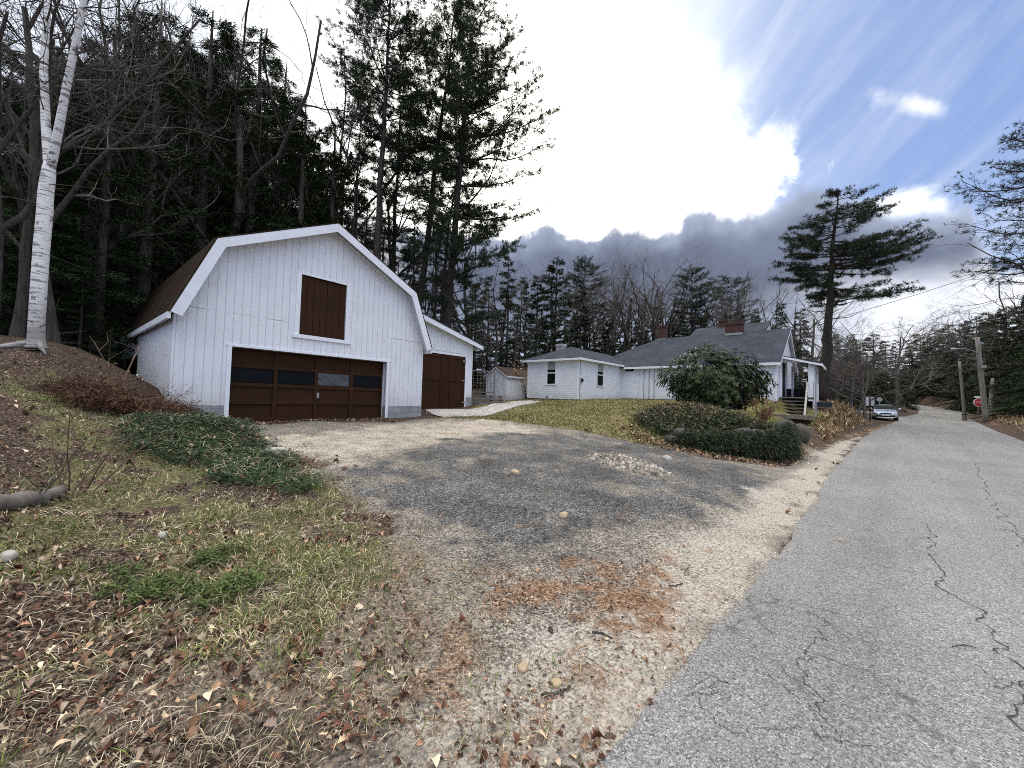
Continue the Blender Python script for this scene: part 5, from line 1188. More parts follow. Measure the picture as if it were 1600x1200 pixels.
def birch():
    b = np.array(base_at(57, 8.2, -.1)); rng = np.random.RandomState(5); T = Geo(); C = Geo()
    o = thing('birch_tree', b, 0, 'white barked birch forking into two stems on the left bank', 'tree')
    def W(px, py, Y): return atY(px, py, Y) - b
    lo = polyline(np.array([W(57,545,8.2), W(57,500,8.2), W(63,420,8.2), W(70,330,8.2), W(78,255,8.2)]), 24)
    s1 = polyline(np.array([W(77,265,8.2), W(72,200,8.25), W(68,120,8.3), W(72,40,8.4), W(80,-60,8.5), W(86,-220,8.6)]), 24)
    s2 = polyline(np.array([W(79,262,8.2), W(92,200,8.1), W(105,130,8.0), W(122,50,7.9), W(140,-50,7.8), W(165,-220,7.7)]), 24)
    lo += np.c_[fbm(lo[:, 2], lo[:, 2]*0, .9, 3)*.03, lo[:, 2]*0, lo[:, 2]*0]
    rl = np.linspace(.135, .112, 24); rl[:4] += np.array([.05, .03, .015, .006]); rl[-3:] -= [.005, .012, .03]
    T.tube(lo, rl, 16); T.tube(s1, np.linspace(.086, .04, 24), 14); T.tube(s2, np.linspace(.080, .036, 24), 14)
    T.tube(np.array([lo[0] + [.05,0,.15], lo[0] + [.22,-.1,.02], lo[0] + [.4,-.15,-.12]]), [.07,.04,.02], 8); T.tube(np.array([lo[0] + [-.05,-.05,.12], lo[0] + [-.3,-.3,.0], lo[0] + [-.45,-.6,-.15]]), [.08,.05,.02], 8)
    for S in (s1, s2):
        for i in range(6, 24):
            for _ in range(2):
                a = S[i]; d = unit(rng.normal(0, 1, 3)*[1, 1, .35] + [0, 0, .25]); L = .8 + 1.4*rng.rand(); P = [a]; dd = d
                for k in range(6): dd = unit(dd + rng.normal(0, .22, 3) + [0, 0, .02]); P.append(P[-1] + dd*L/6)
                P = np.array(P); C.tube(P, np.linspace(.016, .004, 7), 4, cap=False)
                for k in range(2, 7):
                    for _ in range(2):
                        e = unit(dd + rng.normal(0, .7, 3)); C.tube([P[k], P[k] + e*.25, P[k] + unit(e + rng.normal(0, .4, 3))*.5], [.005, .004, .003], 3, cap=False)
    for i in range(3, 20, 2):
        a = lo[i]; d = unit(rng.normal(0, 1, 3)*[1, 1, .3]); C.tube([a, a + d*.5 + [0,0,-.02], a + unit(d + rng.normal(0,.3,3))*1.1], [.012, .008, .003], 4, cap=False)
    T.build('trunk', M['birch'], o, True); C.build('crown', M['bark'], o)
birch()

# ------------------------------------------------------------------ rhododendron by the cottage
def rhodo():
    c = atY(1115, 625, 17.5); x, y = c[0], c[1]; z = GZ1(x, y)
    o = thing('rhododendron_bush', (x, y, z), 0, 'large rounded evergreen rhododendron in front of the long cottage wall', 'bush'); rng = np.random.RandomState(8)
    n = 1900; u = rng.normal(size=(n, 3)); u = unit(u); r = (.55 + .45*rng.rand(n)**.5)
    ax = np.array([2.30, 1.7, 1.32]); P = u*r[:, None]*ax + [0, 0, 1.28]
    lump = 1 + .42*fbm(u[:, 0]*1.6 + 5, u[:, 2]*1.6 + u[:, 1], 1.5, 3)
    P = (P - [0, 0, 1.2])*lump[:, None] + [0, 0, 1.2]; P[:, 2] += .28*(P[:, 0] < -.2)*(P[:, 0] > -1.2)*(P[:, 2] > 1.8)
    keep = (P[:, 2] > .08); P = P[keep]; n = len(P); out = unit(P - [0, 0, .7]); S = Geo(); L = Geo()
    for i in range(0, n, 3):
        a = np.array([rng.normal(0, .35), rng.normal(0, .3), 0]); m = (a + P[i])/2 + [0, 0, -.1] + rng.normal(0, .08, 3); S.tube([a, m, P[i]], [.03, .016, .006], 4, cap=False)
    k = 9; Pn = np.repeat(P, k, 0); base = unit(np.repeat(out, k, 0) + [0, 0, .35])
    t1 = unit(np.cross(base, rdirs(rng, len(Pn)))); D = unit(t1 + base*(.25 + .35*rng.rand(len(Pn), 1)) + [0, 0, -.18])
    col = np.array((.018,.036,.012)) + (np.array((.06,.092,.030)) - np.array((.018,.036,.012)))*(rng.rand(len(Pn), 1)**1.6)
    yl = rng.rand(len(Pn)) < .05; col[yl] = (.13,.13,.035)
    L.leaves(Pn, D, base, .12 + .07*rng.rand(len(Pn)), .05 + .02*rng.rand(len(Pn)), 0, col, bend=.12)
    S.build('stems', M['bark'], o); L.build('foliage', M['rhodo'], o)
rhodo()

# ------------------------------------------------------------------ stone wall under the lawn corner, juniper over it
def rock(rng, sx, sy, sz, n=1):
    u = np.linspace(0, np.pi, 7)[1:-1]; v = np.linspace(0, 2*np.pi, 11)[:-1]
    V = [(0, 0, 1.)] + [(math.sin(a)*math.cos(b), math.sin(a)*math.sin(b), math.cos(a)) for a in u for b in v] + [(0, 0, -1.)]
    V = np.array(V); V = np.sign(V)*np.abs(V)**.72; V *= (1 + .16*rng.normal(size=(len(V), 1))*.6); V *= [sx, sy, sz]
    F = [np.array([[0, 1+j, 1+(j+1) % 10] for j in range(10)]), np.array([[1+i*10+j, 1+(i+1)*10+j, 1+(i+1)*10+(j+1) % 10, 1+i*10+(j+1) % 10] for i in range(4) for j in range(10)]), np.array([[len(V)-1, 41+(j+1) % 10, 41+j] for j in range(10)])]
    return V, F
def rotz(a): c, s = math.cos(a), math.sin(a); return np.array([[c, -s, 0], [s, c, 0], [0, 0, 1]])
WALL = polyline(np.c_[GP([(1035,690),(1100,700),(1160,709),(1212,715),(1233,704)]), np.zeros(5)], 60)[:, :2]
def stone_wall():
    rng = np.random.RandomState(4); g = Geo(); cxy = WALL.mean(0); z0 = GZ1(*cxy)
    for row in range(3):
        d = np.r_[0, np.cumsum(np.linalg.norm(np.diff(WALL, axis=0), axis=1))]; s = rng.rand()*.3
        while s < d[-1]:
            w_ = .28 + .3*rng.rand(); x = np.interp(s, d, WALL[:, 0]); y = np.interp(s, d, WALL[:, 1]); k = s/d[-1]
            if row*.26 < .15 + .75*k:
                V, F = rock(rng, w_*.55, .24, .15); zz = GZ1(x, y); a = math.atan2(*(WALL[min(59, int(k*59)+1)] - WALL[max(0, int(k*59)-1)])[::-1])
                g.add(V@rotz(a + rng.normal(0, .08)).T + [x - cxy[0] + rng.normal(0, .02), y - cxy[1] + row*.07, zz + .08 + row*.25 - z0], F)
            s += w_
    g.build('retaining_wall', M['darkstone'], None, True, (cxy[0], cxy[1], z0)); tag(bpy.context.scene.objects['retaining_wall'], 'low dark dry-stone retaining wall half hidden under creeping juniper', 'wall')
stone_wall()
def boulder(px, py, Y, sx, sy, sz, m, label, name='boulder', seed=1, sink=.25, cat='rock'):
    rng = np.random.RandomState(seed); b = atY(px, py, Y) if Y else None
    if Y is None: q = G(px, py); b = (q[0], q[1], 0)
    z = GZ1(b[0], b[1]); V, F = rock(rng, sx, sy, sz); g = Geo(); g.add(V@rotz(rng.rand()*6).T + [0, 0, sz*(1 - 2*sink)], F)
    o = g.build(name, M[m], None, True, (b[0], b[1], z)); s = o.modifiers.new('sub', 'SUBSURF'); s.levels = s.render_levels = 2; return tag(o, label, cat)
boulder(1250, 697, 12.8, .36, .30, .36, 'darkstone', 'large dark squared boulder at the lawn corner beside the road', seed=3)
boulder(1228, 706, 11.9, .30, .26, .42, 'darkstone', 'upright dark boulder ending the retaining wall below the juniper', seed=4)
boulder(430, 714, None, .23, .13, .11, 'palestone', 'pale flat stone at the edge of the left bank below the garage', seed=5)
boulder(255, 840, None, .055, .04, .035, 'palestone', 'rounded cream stone lying in the grass of the left bank', seed=6, name='stone')
boulder(13, 876, None, .06, .045, .04, 'palestone', 'pale stone at the left edge of the picture among leaves', seed=7, name='stone')
boulder(880, 810, None, .075, .06, .045, 'sandstone', 'tan stone in the middle of the dark crumbled asphalt', seed=8, name='stone')
boulder(805, 741, None, .09, .07, .05, 'sandstone', 'tan stone in the upper part of the dark crumbled asphalt', seed=9, name='stone')
boulder(1042, 719, None, .14, .09, .07, 'palestone', 'whitish stone between the broken asphalt hole and the stone wall', seed=10, name='stone')
boulder(817, 1036, None, .035, .03, .022, 'sandstone', 'small orange-tan stone among dry grass near the bottom', seed=11, name='stone')
boulder(870, 1062, None, .035, .03, .02, 'sandstone', 'small tan stone above the dark pine cone at the bottom', seed=12, name='stone')

# ------------------------------------------------------------------ ground cover: grass, leaves, needles, pebbles
rs = np.random.RandomState(17)
def field(n, r0, r1, a0=-60, a1=60):
    r = np.exp(np.log(r0) + rs.rand(n)*(np.log(r1) - np.log(r0))); a = np.radians(a0 + rs.rand(n)*(a1 - a0)); return r*np.sin(a), r*np.cos(a)
def fr(n): x = rs.rand(n, 3); return x
def offroad(x, y, m=.02): return road_info(x, y)[0] > m
def inpoly(k, x, y, amp=.3): return sdist(ZP[k], x, y) + amp*fbm(x, y, 1.6, 4, 8.) > 0
ZP['juniper'] = GP([(185,668),(240,640),(330,652),(395,690),(470,738),(485,772),(430,775),(330,738),(250,730),(205,705)])
ZP['myrtle'] = GP([(190,900),(260,865),(340,868),(420,890),(405,925),(300,945),(220,940)])
ZP['frontleaf'] = GP([(0,830),(120,820),(260,900),(420,950),(450,1010),(330,1060),(180,1120),(0,1199)])
def blades(name, x, y, L, W, up, col, mname='leaf', kind='stuff', bend=.25, dz=0.):
    n = len(x); z = ground_z(x, y) + dz; a = rs.rand(n)*6.28
    D = np.c_[np.cos(a), np.sin(a), np.zeros(n)]*(1 - up)[:, None] + np.c_[np.zeros((n, 2)), up]
    g = Geo(); g.leaves(np.c_[x, y, z], D, np.c_[rs.normal(0, .3, (n, 2)), np.ones(n)], L, W, 0, col, bend=bend); o = g.build(name, M[mname]); tag(o, kind=kind); return o
def mixcol(n, A, B, p=1.): return np.array(A) + (np.array(B) - np.array(A))*(rs.rand(n, 1)**p)
# near grass of the bank
x, y = field(150000, 1.3, 15, -58, 20); m = masks(x, y); clump = fbm(x, y, 2.6, 4, 21.)
k = (rs.rand(len(x)) < (m['grass']*.55 + m['dry']*.08)*ss(-.35, .35, clump)) & offroad(x, y); x, y = x[k], y[k]; n = len(x); r = np.hypot(x, y)
c = np.where((rs.rand(n, 1) < .42 + .3*fbm(x, y, .9, 3, 2.)[:, None]), mixcol(n, (.035,.065,.012), (.17,.22,.045), 1.3), mixcol(n, (.14,.11,.05), (.60,.52,.31), 1.3))
blades('grass', x, y, (.045 + .07*rs.rand(n))*(1 + .03*r), .0035 + .0011*r, .25 + .65*rs.rand(n), c)
# long dead straw lying on the bank
x, y = field(40000, 1.2, 13, -58, 5); m = masks(x, y)
k = (rs.rand(len(x)) < np.maximum(m['litter'], m['grass'])*.75*ss(-.5, .3, fbm(x, y, 1.4, 3, 31.))) & offroad(x, y, .4) & (x < -.2*y - .6); x, y = x[k], y[k]; n = len(x); r = np.hypot(x, y)
blades('dead_grass', x, y, (.07 + .15*rs.rand(n)), .0022 + .0006*r, .03 + .35*rs.rand(n)**2, mixcol(n, (.07,.047,.03), (.68,.58,.41), 1.5), dz=.008)
# lawn turf
x, y = field(130000, 9, 32, -12, 44); m = masks(x, y)
k = (rs.rand(len(x)) < m['lawn']) & offroad(x, y, .3); x, y = x[k], y[k]; n = len(x); tone = fbm(x, y, .5, 4, 77.)[:, None]
c = np.where(rs.rand(n, 1) < .52 + .6*tone, mixcol(n, (.075,.082,.02), (.19,.19,.06)), mixcol(n, (.18,.14,.065), (.46,.38,.21)))
blades('lawn_grass', x, y, .045 + .06*rs.rand(n), .02 + .012*rs.rand(n), .2 + .6*rs.rand(n), c)
# dry grass of the verges: the right roadside and the bank beside the porch
bankp = GP([(1275,668),(1285,640),(1300,628),(1345,648),(1372,662),(1330,682),(1290,690)])
x, y = field(170000, 9, 75, 20, 60); m = masks(x, y)
k = (rs.rand(len(x)) < np.maximum(m['drygrass']*ss(85, 60, np.hypot(x, y)), ss(-.3, .3, sdist(bankp, x, y)))) & offroad(x, y, .7); x, y = x[k], y[k]; n = len(x); tone = fbm(x, y, .4, 3, 7.)[:, None]
c = np.where(rs.rand(n, 1) < .6 + .5*tone, mixcol(n, (.22,.16,.085), (.48,.38,.22)), mixcol(n, (.07,.035,.02), (.19,.10,.055)))
blades('dry_grass', x, y, .15 + .32*rs.rand(n), (.016 + .018*rs.rand(n))*(1 + np.hypot(x, y)/40), .3 + .6*rs.rand(n), c)
# fallen leaves: lobed outline with a folded midrib
def leaf_template(lobes):
    t = np.linspace(0, 1, 9); half = np.array([.02, .14, .30, .17, .38, .20, .34, .16, 0])*lobes + (1 - lobes)*np.array([.01, .13, .22, .28, .30, .27, .2, .1, 0])
    mid = np.c_[np.zeros(9), t - .5, .10*np.sin(t*3.1)]; Lf = np.c_[-half, t - .5 + .03, .10*np.sin(t*3.1) + half*.45]; Rt = np.c_[half, t - .5 + .03, .10*np.sin(t*3.1) + half*.45]
    i = np.arange(8); return np.r_[mid, Lf, Rt], [np.stack([i, i+1, i+10, i+9], 1), np.stack([i, i+18, i+19, i+1], 1)]
PAL = np.array([(.16,.075,.045),(.24,.13,.075),(.34,.22,.13),(.46,.35,.23),(.55,.45,.32),(.10,.045,.03),(.13,.05,.03),(.30,.17,.10),(.40,.30,.21),(.22,.155,.12)])
def scatter_leaves(name, x, y, s, tilt=.5, dz=.012):
    n = len(x); z = ground_z(x, y) + dz; a = rs.rand(n)*6.28; g = Geo()
    tx, ty = rs.normal(0, tilt, n), rs.normal(0, tilt, n); fl = rs.choice([-1, 1], n)
    R1 = np.zeros((n, 3, 3)); ca, sa = np.cos(a), np.sin(a); R1[:, 0, 0] = ca; R1[:, 0, 1] = -sa; R1[:, 1, 0] = sa; R1[:, 1, 1] = ca; R1[:, 2, 2] = 1
    Rx = np.zeros((n, 3, 3)); Rx[:, 0, 0] = 1; Rx[:, 1, 1] = np.cos(tx); Rx[:, 1, 2] = -np.sin(tx); Rx[:, 2, 1] = np.sin(tx); Rx[:, 2, 2] = np.cos(tx)
    Ry = np.zeros((n, 3, 3)); Ry[:, 1, 1] = 1; Ry[:, 0, 0] = np.cos(ty); Ry[:, 0, 2] = np.sin(ty); Ry[:, 2, 0] = -np.sin(ty); Ry[:, 2, 2] = np.cos(ty)
    Rm = R1@Rx@Ry; Rm[:, :, 2] *= (fl*(1.0 + 2.2*rs.rand(n)))[:, None]; Rm[:, :, 0] *= (.7 + .5*rs.rand(n))[:, None]
    col = PAL[rs.randint(0, len(PAL), n)]*(.45 + 1.0*rs.rand(n, 1)**1.3); kind = rs.rand(n) < .5
    for kd, lo in ((True, 1.), (False, .0)):
        q = kind == kd; TV, TF = leaf_template(lo); g.inst(TV, TF, np.c_[x, y, z][q], Rm[q], s[q], 0, col[q])
    return tag(g.build(name, M['leaf'], None, True), kind='stuff')
x, y = field(80000, 1.25, 12, -58, 25); m = masks(x, y)
dens = np.clip(m['litter']*.85 + m['grass']*.34 + m['need']*.16 + m['dry']*.025 + .006 + .5*ss(-.2, .4, sdist(ZP['frontleaf'], x, y)), 0, 1)*ss(-.35, .35, fbm(x, y, 1.8, 4, 55.))
k = (rs.rand(len(x)) < dens*.42) & offroad(x, y, .05); x, y = x[k], y[k]; n = len(x)
scatter_leaves('fallen_leaves', x, y, (.022 + .05*rs.rand(n)**2))
x, y = field(14000, 7, 30, -58, 58); m = masks(x, y)
edge = ss(.6, -.2, np.abs(sdist(ZP['drive'], x, y)))*.35
k = (rs.rand(len(x)) < np.clip(m['litter']*.5 + m['drygrass']*.3 + edge + m['lawn']*.05 + m['need']*.3, 0, 1)*.5) & offroad(x, y, .05); x, y = x[k], y[k]; n = len(x)
k = ~inside_buildings(x, y, 0) | (np.abs((np.c_[x, y] - GO)@NX) < .0) if False else np.ones(n, bool)
scatter_leaves('fallen_leaves', x[k], y[k], .07 + .06*rs.rand(k.sum()))
# leaves drifted against the garage door, and against the juniper slope
u = rs.rand(420)*5.2 - .2; v = -.06 - .35*rs.rand(420)**2; P = GO + AX*u[:, None] + NX*v[:, None]; scatter_leaves('fallen_leaves', P[:, 0], P[:, 1], .06 + .05*rs.rand(420), .5)
q = polyline(np.c_[GP([(985,668),(1010,690),(1060,700),(1110,712),(1180,722),(1235,722)]), np.zeros(6)], 500)[:, :2]; q = q[rs.randint(0, 500, 900)] + rs.normal(0, .28, (900, 2)); scatter_leaves('fallen_leaves', q[:, 0], q[:, 1], .07 + .06*rs.rand(900), .5)
# orange pine needles in drifts
x, y = field(120000, 1.4, 12, -30, 50); m = masks(x, y)
k = rs.rand(len(x)) < m['need']*.6 + .006*(m['dry'] > .3); x, y = x[k], y[k]; n = len(x); r = np.hypot(x, y)
blades('pine_needles', x, y, .05 + .06*rs.rand(n), .0018 + .0006*r, .02 + .12*rs.rand(n), mixcol(n, (.15,.065,.03), (.42,.23,.12)), bend=.1, dz=.006)
x, y = field(26000, 1.8, 7, -20, 34); m = masks(x, y); nz = np.maximum.reduce([ss(-.2, .2, sdist(ZP[k_], x, y)) for k_ in ('needle1', 'needle2', 'needle3')])
k = (rs.rand(len(x)) < (nz*.5 + m['dry']*.16)*ss(-.4, .3, fbm(x, y, 3., 4, 5.))) & offroad(x, y, .1); scatter_leaves('leaf_fragments', x[k], y[k], .010 + .022*rs.rand(k.sum()), .3, .006)
# dry thatch over the lower left
x, y = field(90000, 1.2, 7, -58, 20); m = masks(x, y)
k = (rs.rand(len(x)) < m['dry']*.55*ss(-.5, .3, fbm(x, y, 1.7, 4, 91.))) & offroad(x, y, .25); x, y = x[k], y[k]; n = len(x); r = np.hypot(x, y)
blades('dry_thatch', x, y, .03 + .05*rs.rand(n), .0016 + .0007*r, .02 + .3*rs.rand(n)**2, mixcol(n, (.07,.05,.03), (.62,.54,.40), 1.4), bend=.2, dz=.004)
# loose pebbles
OCT = np.array([(1,0,0),(-1,0,0),(0,1,0),(0,-1,0),(0,0,.7),(0,0,-.7)], float); OF = [np.array([(0,2,4),(2,1,4),(1,3,4),(3,0,4),(2,0,5),(1,2,5),(3,1,5),(0,3,5)])]
x, y = field(60000, 1.2, 13, -58, 48); m = masks(x, y)
k = (rs.rand(len(x)) < np.clip(1 - m['grass'] - m['litter'] - m['lawn'] - m['need']*.7, 0, 1)*.42*ss(-.6, .3, fbm(x, y, 1.2, 4, 13.))) & (road_info(x, y)[0] > -.12 - .25*rs.rand(len(x))**3); x, y = x[k], y[k]; n = len(x); r = np.hypot(x, y)
A = rs.normal(size=(n, 3, 3)); Q, _ = np.linalg.qr(A); Q[:, :, 0] *= (.6 + .6*rs.rand(n))[:, None]
as_ = masks(x, y)['asph'][:, None]; c = mixcol(n, (.10,.095,.09), (.48,.44,.39), 1.3)*(1 - .55*as_*(rs.rand(n, 1) < .8))
g = Geo(); g.inst(OCT, OF, np.c_[x, y, ground_z(x, y) + .004], Q, .0025 + (.0042 + .0007*r)*rs.rand(n)**2.2, 0, c); tag(g.build('gravel', M['leaf']), kind='stuff')
# broken stones in the hole of the old asphalt
hp = ZP['hole']; bb = hp.min(0), hp.max(0); P = bb[0] + rs.rand(1500, 2)*(bb[1] - bb[0]); P = P[sdist(hp, P[:, 0], P[:, 1]) + .12*fbm(P[:, 0], P[:, 1], 3., 3) > 0]; n = len(P)
Q, _ = np.linalg.qr(rs.normal(size=(n, 3, 3))); g = Geo(); g.inst(OCT, OF, np.c_[P, ground_z(P[:, 0], P[:, 1]) + .01], Q, .015 + .045*rs.rand(n)**2, 0, mixcol(n, (.10,.09,.08), (.50,.44,.36))); tag(g.build('rubble', M['leaf']), kind='stuff')

# ---- creeping juniper
def juniper(name, x, y, h, label=None, kind=None, drape=None, seed=1, tint=1.0):
    rng = np.random.RandomState(seed); n = len(x); z = ground_z(x, y); a = rng.rand(n)*6.28; g = Geo(); m = 9
    d = np.c_[np.cos(a), np.sin(a), np.zeros(n)]
    if drape is not None: d = unit(d + np.array(drape)*1.1)
    L = h*(1.0 + 1.0*rng.rand(n)); P0 = np.c_[x, y, z + h*.15 + h*.8*rng.rand(n)]
    for i in range(m):
        s = i/(m-1); P = P0 + d*(L*s)[:, None] + np.array([0, 0, 1.])*(L*(.55*s - .62*s*s))[:, None] + rng.normal(0, .012, (n, 3))
        c = np.array((.012,.028,.012)) + (np.array((.05,.082,.035)) - np.array((.012,.028,.012)))*(rng.rand(n, 1)*.6 + .4*s)
        br = rng.rand(n) < .05; c[br] = (.16,.10,.05)
        for sg in (-1, 1):
            D = unit(d + sg*np.c_[-d[:, 1], d[:, 0], np.zeros(n)]*(.7 + .3*rng.rand(n))[:, None] + np.array([0, 0, .25]) + rng.normal(0, .3, (n, 3)))
            g.leaves(P, D, unit(np.array([0, 0, 1.]) + rng.normal(0, .5, (n, 3))), h*(.25 + .25*rng.rand(n)), h*.07 + .004, 0, c*tint)
    return tag(g.build(name, M['leaf']), label, 'shrub' if label else None, None, kind)
pl = ZP['juniper']; P = pl.min(0) + rs.rand(9000, 2)*(pl.max(0) - pl.min(0)); P = P[(sdist(pl, P[:, 0], P[:, 1]) + .5*fbm(P[:, 0], P[:, 1], 1.5, 4, 3.) > 0) & (fbm(P[:, 0], P[:, 1], 2.2, 4, 63.) > -.42)]
juniper('juniper_ground_cover', P[:, 0], P[:, 1], .16, kind='stuff', seed=2, tint=1.35)
P2 = P[rs.rand(len(P)) < .5]; n = len(P2); blades('dead_grass', P2[:, 0], P2[:, 1], .12 + .2*rs.rand(n), .006 + .004*rs.rand(n), .1 + .5*rs.rand(n), mixcol(n, (.20,.165,.10), (.50,.45,.30)), dz=.10); P2 = P[rs.rand(len(P)) < .06]; scatter_leaves('fallen_leaves', P2[:, 0], P2[:, 1], .05 + .04*rs.rand(len(P2)), .5, .14)
pl = GP([(985,662),(1015,643),(1080,637),(1125,648),(1180,668),(1222,682),(1238,700),(1215,708),(1160,700),(1100,690),(1035,683)]); P = pl.min(0) + rs.rand(9000, 2)*(pl.max(0) - pl.min(0)); P = P[(sdist(pl, P[:, 0], P[:, 1]) + .35*fbm(P[:, 0], P[:, 1], 1.5, 4, 3.) > 0) & (fbm(P[:, 0], P[:, 1], 1.2, 4, 66.) > -.5)]
wp = WALL[rs.randint(8, 60, 1300)] + rs.normal(0, .14, (1300, 2)) - RN[None]*-.12
PP = np.r_[P, wp]; juniper('creeping_juniper', PP[:, 0], PP[:, 1], .21, 'dark creeping juniper spilling over the stone wall at the lawn corner', drape=(*(-RN*.5 - RD*.25), 0), seed=3, tint=1.25)
P2 = P[rs.rand(len(P)) < .35]; n = len(P2); blades('dead_grass', P2[:, 0], P2[:, 1], .16 + .25*rs.rand(n), .012 + .01*rs.rand(n), .1 + .5*rs.rand(n), mixcol(n, (.10,.06,.035), (.36,.27,.17)), dz=.17)
P2 = P[rs.rand(len(P)) < .10]; scatter_leaves('fallen_leaves', P2[:, 0], P2[:, 1], .06 + .05*rs.rand(len(P2)), .6, .22)
def drape_fringe():
    # the curtain of stems hanging down the face of the wall
    rng = np.random.RandomState(12); n = 2600; k = rng.randint(10, 60, n); xy = WALL[k] + rng.normal(0, .08, (n, 2)) - RN*-.05; z = np.array([GZ1(*q) for q in WALL])[k] + .25 + .55*(k/60.)*rng.rand(n) + .1
    out = unit(np.c_[np.tile(-RN*.6 - RD*.5, (n, 1)), np.zeros(n)] + rng.normal(0, .35, (n, 3))); g = Geo()
    for i in range(6):
        s = i/5; P = np.c_[xy, z] + out*(.38*s) + np.array([0, 0, -1.])*(.10*s + .30*s*s)
        c = np.array((.010,.020,.010)) + np.array((.035,.05,.022))*rng.rand(n, 1); bb = rng.rand(n) < .15; c[bb] = (.07,.045,.028)
        g.leaves(P, unit(out + [0, 0, -.8] + rng.normal(0, .45, (n, 3))), rdirs(rng, n), .10 + .10*rng.rand(n), .02, 0, c)
    o = g.build('hanging_stems', M['leaf'], sc.objects['creeping_juniper'])
drape_fringe()
def stem_bush(name, base, n, h, spread, r, label, cat, mname='bark', twigs=5, seed=1, leafcol=None, nl=0):
    rng = np.random.RandomState(seed); T = Geo(); C = Geo(); o = thing(name, base, 0, label, cat); tips = []
    for i in range(n):
        a = rng.rand()*6.28; sp = spread*(.25 + .75*rng.rand()); d = unit(np.array([math.cos(a)*sp, math.sin(a)*sp, 1.])); L = h*(.55 + .45*rng.rand()); P = [np.array([rng.normal(0, .06), rng.normal(0, .06), -.05])]; dd = d
        for k in range(8): dd = unit(dd + rng.normal(0, .10, 3) + np.array([math.cos(a), math.sin(a), 0])*.03*spread); P.append(P[-1] + dd*L/8)
        P = np.array(P); T.tube(P, np.linspace(r, r*.25, 9), 5, cap=False)
        for _ in range(twigs):
            k = rng.randint(2, 9); e = unit(dd + rng.normal(0, .6, 3)); l = L*(.12 + .25*rng.rand()); Q = np.array([P[k], P[k] + e*l*.5 + rng.normal(0, .02, 3), P[k] + unit(e + rng.normal(0, .3, 3))*l]); T.tube(Q, [r*.4, r*.28, r*.15], 3, cap=False); tips.append(Q)
    T.build('stems', M[mname], o, True)
    if nl:
        tp = np.concatenate(tips); q = tp[rng.randint(0, len(tp), nl)] + rng.normal(0, .04*h, (nl, 3)); c = np.array(leafcol[0]) + (np.array(leafcol[1]) - np.array(leafcol[0]))*rng.rand(nl, 1)
        C.leaves(q, rdirs(rng, nl) + [0, 0, -.3], rdirs(rng, nl), leafcol[2]*(.6 + .7*rng.rand(nl)), leafcol[2]*.45, 0, c); C.build('leaves', M['leaf'], o)
    return o
M['twig'] = plain('twig', (.16,.10,.07), .9, var=.35, nsc=8)
M['redtwig'] = plain('redtwig', (.12,.055,.04), .9, var=.3, nsc=8)
def gb(px, py, Y=None):
    if Y: b = atY(px, py, Y); return (b[0], b[1], GZ1(b[0], b[1]))
    q = G(px, py); return (q[0], q[1], GZ1(*q))
stem_bush('sapling_shrub', gb(112,772), 9, 1.35, .75, .010, 'leafless reddish sapling shrub with long arching stems on the left bank', 'shrub', 'twig', 5, 4)
stem_bush('sapling_shrub', gb(60,790), 4, 1.1, .8, .006, 'few thin dark bare stems leaning beside the old log', 'shrub', 'bark', 3, 9)
stem_bush('brushwood', gb(262,636), 9, .75, .9, .006, 'small bare weeds against the white left corner of the garage', 'weeds', 'twig', 4, 6, ((.10,.06,.035), (.22,.15,.09), .05), 60)
stem_bush('red_shrub', gb(1192,668,13.2), 40, .95, .55, .008, 'bare reddish brown shrub behind the juniper below the porch', 'shrub', 'redtwig', 6, 7, ((.09,.035,.025), (.20,.09,.055), .05), 500)
stem_bush('beech_bush', gb(822,610,29), 14, 2.9, .55, .02, 'small beech still holding pale orange leaves behind the little shed', 'bush', 'bark', 9, 8, ((.35,.19,.09), (.60,.40,.24), .13), 1500)
for i, (px, py, s_) in enumerate(((150,640,1.),(195,648,1.1),(240,650,.9),(120,625,1.))):
    b = gb(px, py)
    rng = np.random.RandomState(30 + i); n = 1500; P = rng.normal(0, 1, (n, 3))*[.42*s_, .30*s_, .10] + [0, 0, .18*s_]; g = Geo(); c = np.array((.04,.02,.012)) + np.array((.13,.065,.036))*rng.rand(n, 1)**1.4
    g.leaves(P, unit(rng.normal(0, 1, (n, 3))*[1, 1, .55] + [0, 0, .2]), rdirs(rng, n), .12 + .16*rng.rand(n), .014, 0, c, bend=.3)
    o = g.build('dead_bracken', M['leaf'], None, False, b); tag(o, ('clump of rusty dead bracken left of the garage, second from the birch', 'widest clump of rusty dead bracken, in front of the garage side wall', 'rusty dead bracken clump nearest the white garage corner', 'rusty dead bracken clump nearest the birch')[i], 'dead fern')
tree_px('hemlock_tree', 'hemlock3', 168, 10.6, 505, 'small dark evergreen sapling before the open side doorway of the garage', 'tree', None, wide=1.5)
stem_bush('vine_stem', gb(190,640), 2, 2.6, .35, .022, 'bent bare stem rising before the garage side wall', 'shrub', 'twig', 5, 15)
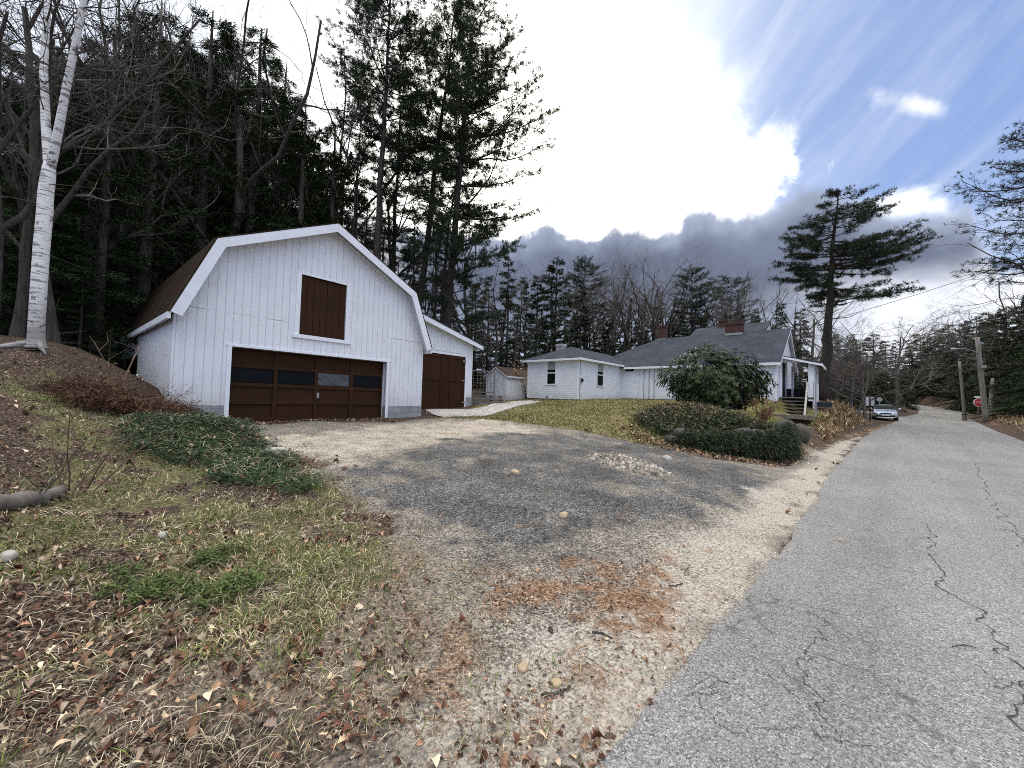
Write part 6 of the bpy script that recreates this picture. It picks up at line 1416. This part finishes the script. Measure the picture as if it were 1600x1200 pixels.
# green leafy weeds in the front grass
pl = ZP['myrtle']; P = pl.min(0) - .2 + rs.rand(3000, 2)*(pl.max(0) - pl.min(0) + .4); P = P[(sdist(pl, P[:, 0], P[:, 1]) + .55*fbm(P[:, 0], P[:, 1], 2.5, 4) > 0) & (fbm(P[:, 0], P[:, 1], 5., 3, 9.) + .4*rs.rand(len(P)) > .08)]; n = len(P); z = ground_z(P[:, 0], P[:, 1]); g = Geo()
for k in range(4):
    a = rs.rand(n)*6.28; g.leaves(np.c_[P + rs.normal(0, .015, (n, 2)), z + .02 + .05*rs.rand(n)], np.c_[np.cos(a), np.sin(a), .25 + .5*rs.rand(n)], np.tile([0, 0, 1.], (n, 1)), .022 + .025*rs.rand(n), .016, 0, mixcol(n, (.03,.048,.012), (.11,.145,.04)), bend=.1)
tag(g.build('weeds', M['leaf']), kind='stuff')
# ---- log, sticks, cones
def rod(name, pts, r, m, label, cat, lift=.0, wob=.01, sides=7, n=10):
    Pw = polyline(np.c_[GP(pts), np.zeros(len(pts))], n)[:, :2]; rng = np.random.RandomState(abs(int(pts[0][0]))); Pw = Pw + rng.normal(0, wob, Pw.shape); z = ground_z(Pw[:, 0], Pw[:, 1]); d, rz_ = road_info(Pw[:, 0], Pw[:, 1]); z = np.where(d < 0, rz_ + .045, z)
    c = np.array([*Pw.mean(0), z.mean()]); g = Geo(); P = np.c_[Pw, z + r*.8 + lift] - c; rr = r*(1 - .35*np.linspace(0, 1, n))*(1 + .12*rng.normal(size=n)); g.tube(P, rr, sides); o = g.build(name, M[m], None, True, c); return tag(o, label, cat)
rod('fallen_log', [(-60,812),(10,800),(92,778)], .085, 'oldwood', 'weathered grey log lying at the left edge of the bank', 'log', wob=.012, sides=12)
rod('stick', [(846,1078),(862,1079),(892,1070)], .011, 'bark', 'dark broken stick in the rusty needles near the bottom', 'stick')
rod('stick', [(905,1015),(930,1030),(952,1048)], .0045, 'bark', 'thin dark twig beside the sandy edge', 'stick', wob=.004)
rod('stick', [(1490,1036),(1505,1034),(1525,1038)], .004, 'bark', 'thin curved twig lying on the grey road', 'stick', wob=.003)
rod('stick', [(925,983),(940,986),(957,993)], .010, 'bark', 'short dark stick at the rim of the orange needle patch', 'stick', wob=.003)
rod('stick', [(1045,912),(1056,914),(1068,909)], .008, 'bark', 'dark forked stick at the right tip of the needle patch', 'stick', wob=.003)
rod('pine_cone', [(860,978),(862,984)], .016, 'bark', 'small dark pine cone on grey gravel below the needle patch', 'cone', wob=.0)
for px, py, m, lb in ((1313,852,.05,'single pale leaf lying on the grey road'),(1312,768,.06,'small white scrap at the road edge')):
    q = G(px, py); d, rz_ = road_info(q[:1], q[1:]); TV, TF = leaf_template(.6); g = Geo(); g.add(TV*m*1.4*[1, 1, .6], TF); o = g.build('fallen_leaf', M['palestone' if 'white' in lb else 'sandstone'], None, True, (q[0], q[1], float(rz_[0]) + .05)); o.rotation_euler.z = 1.; tag(o, lb, 'leaf' if 'leaf' in lb else 'litter')
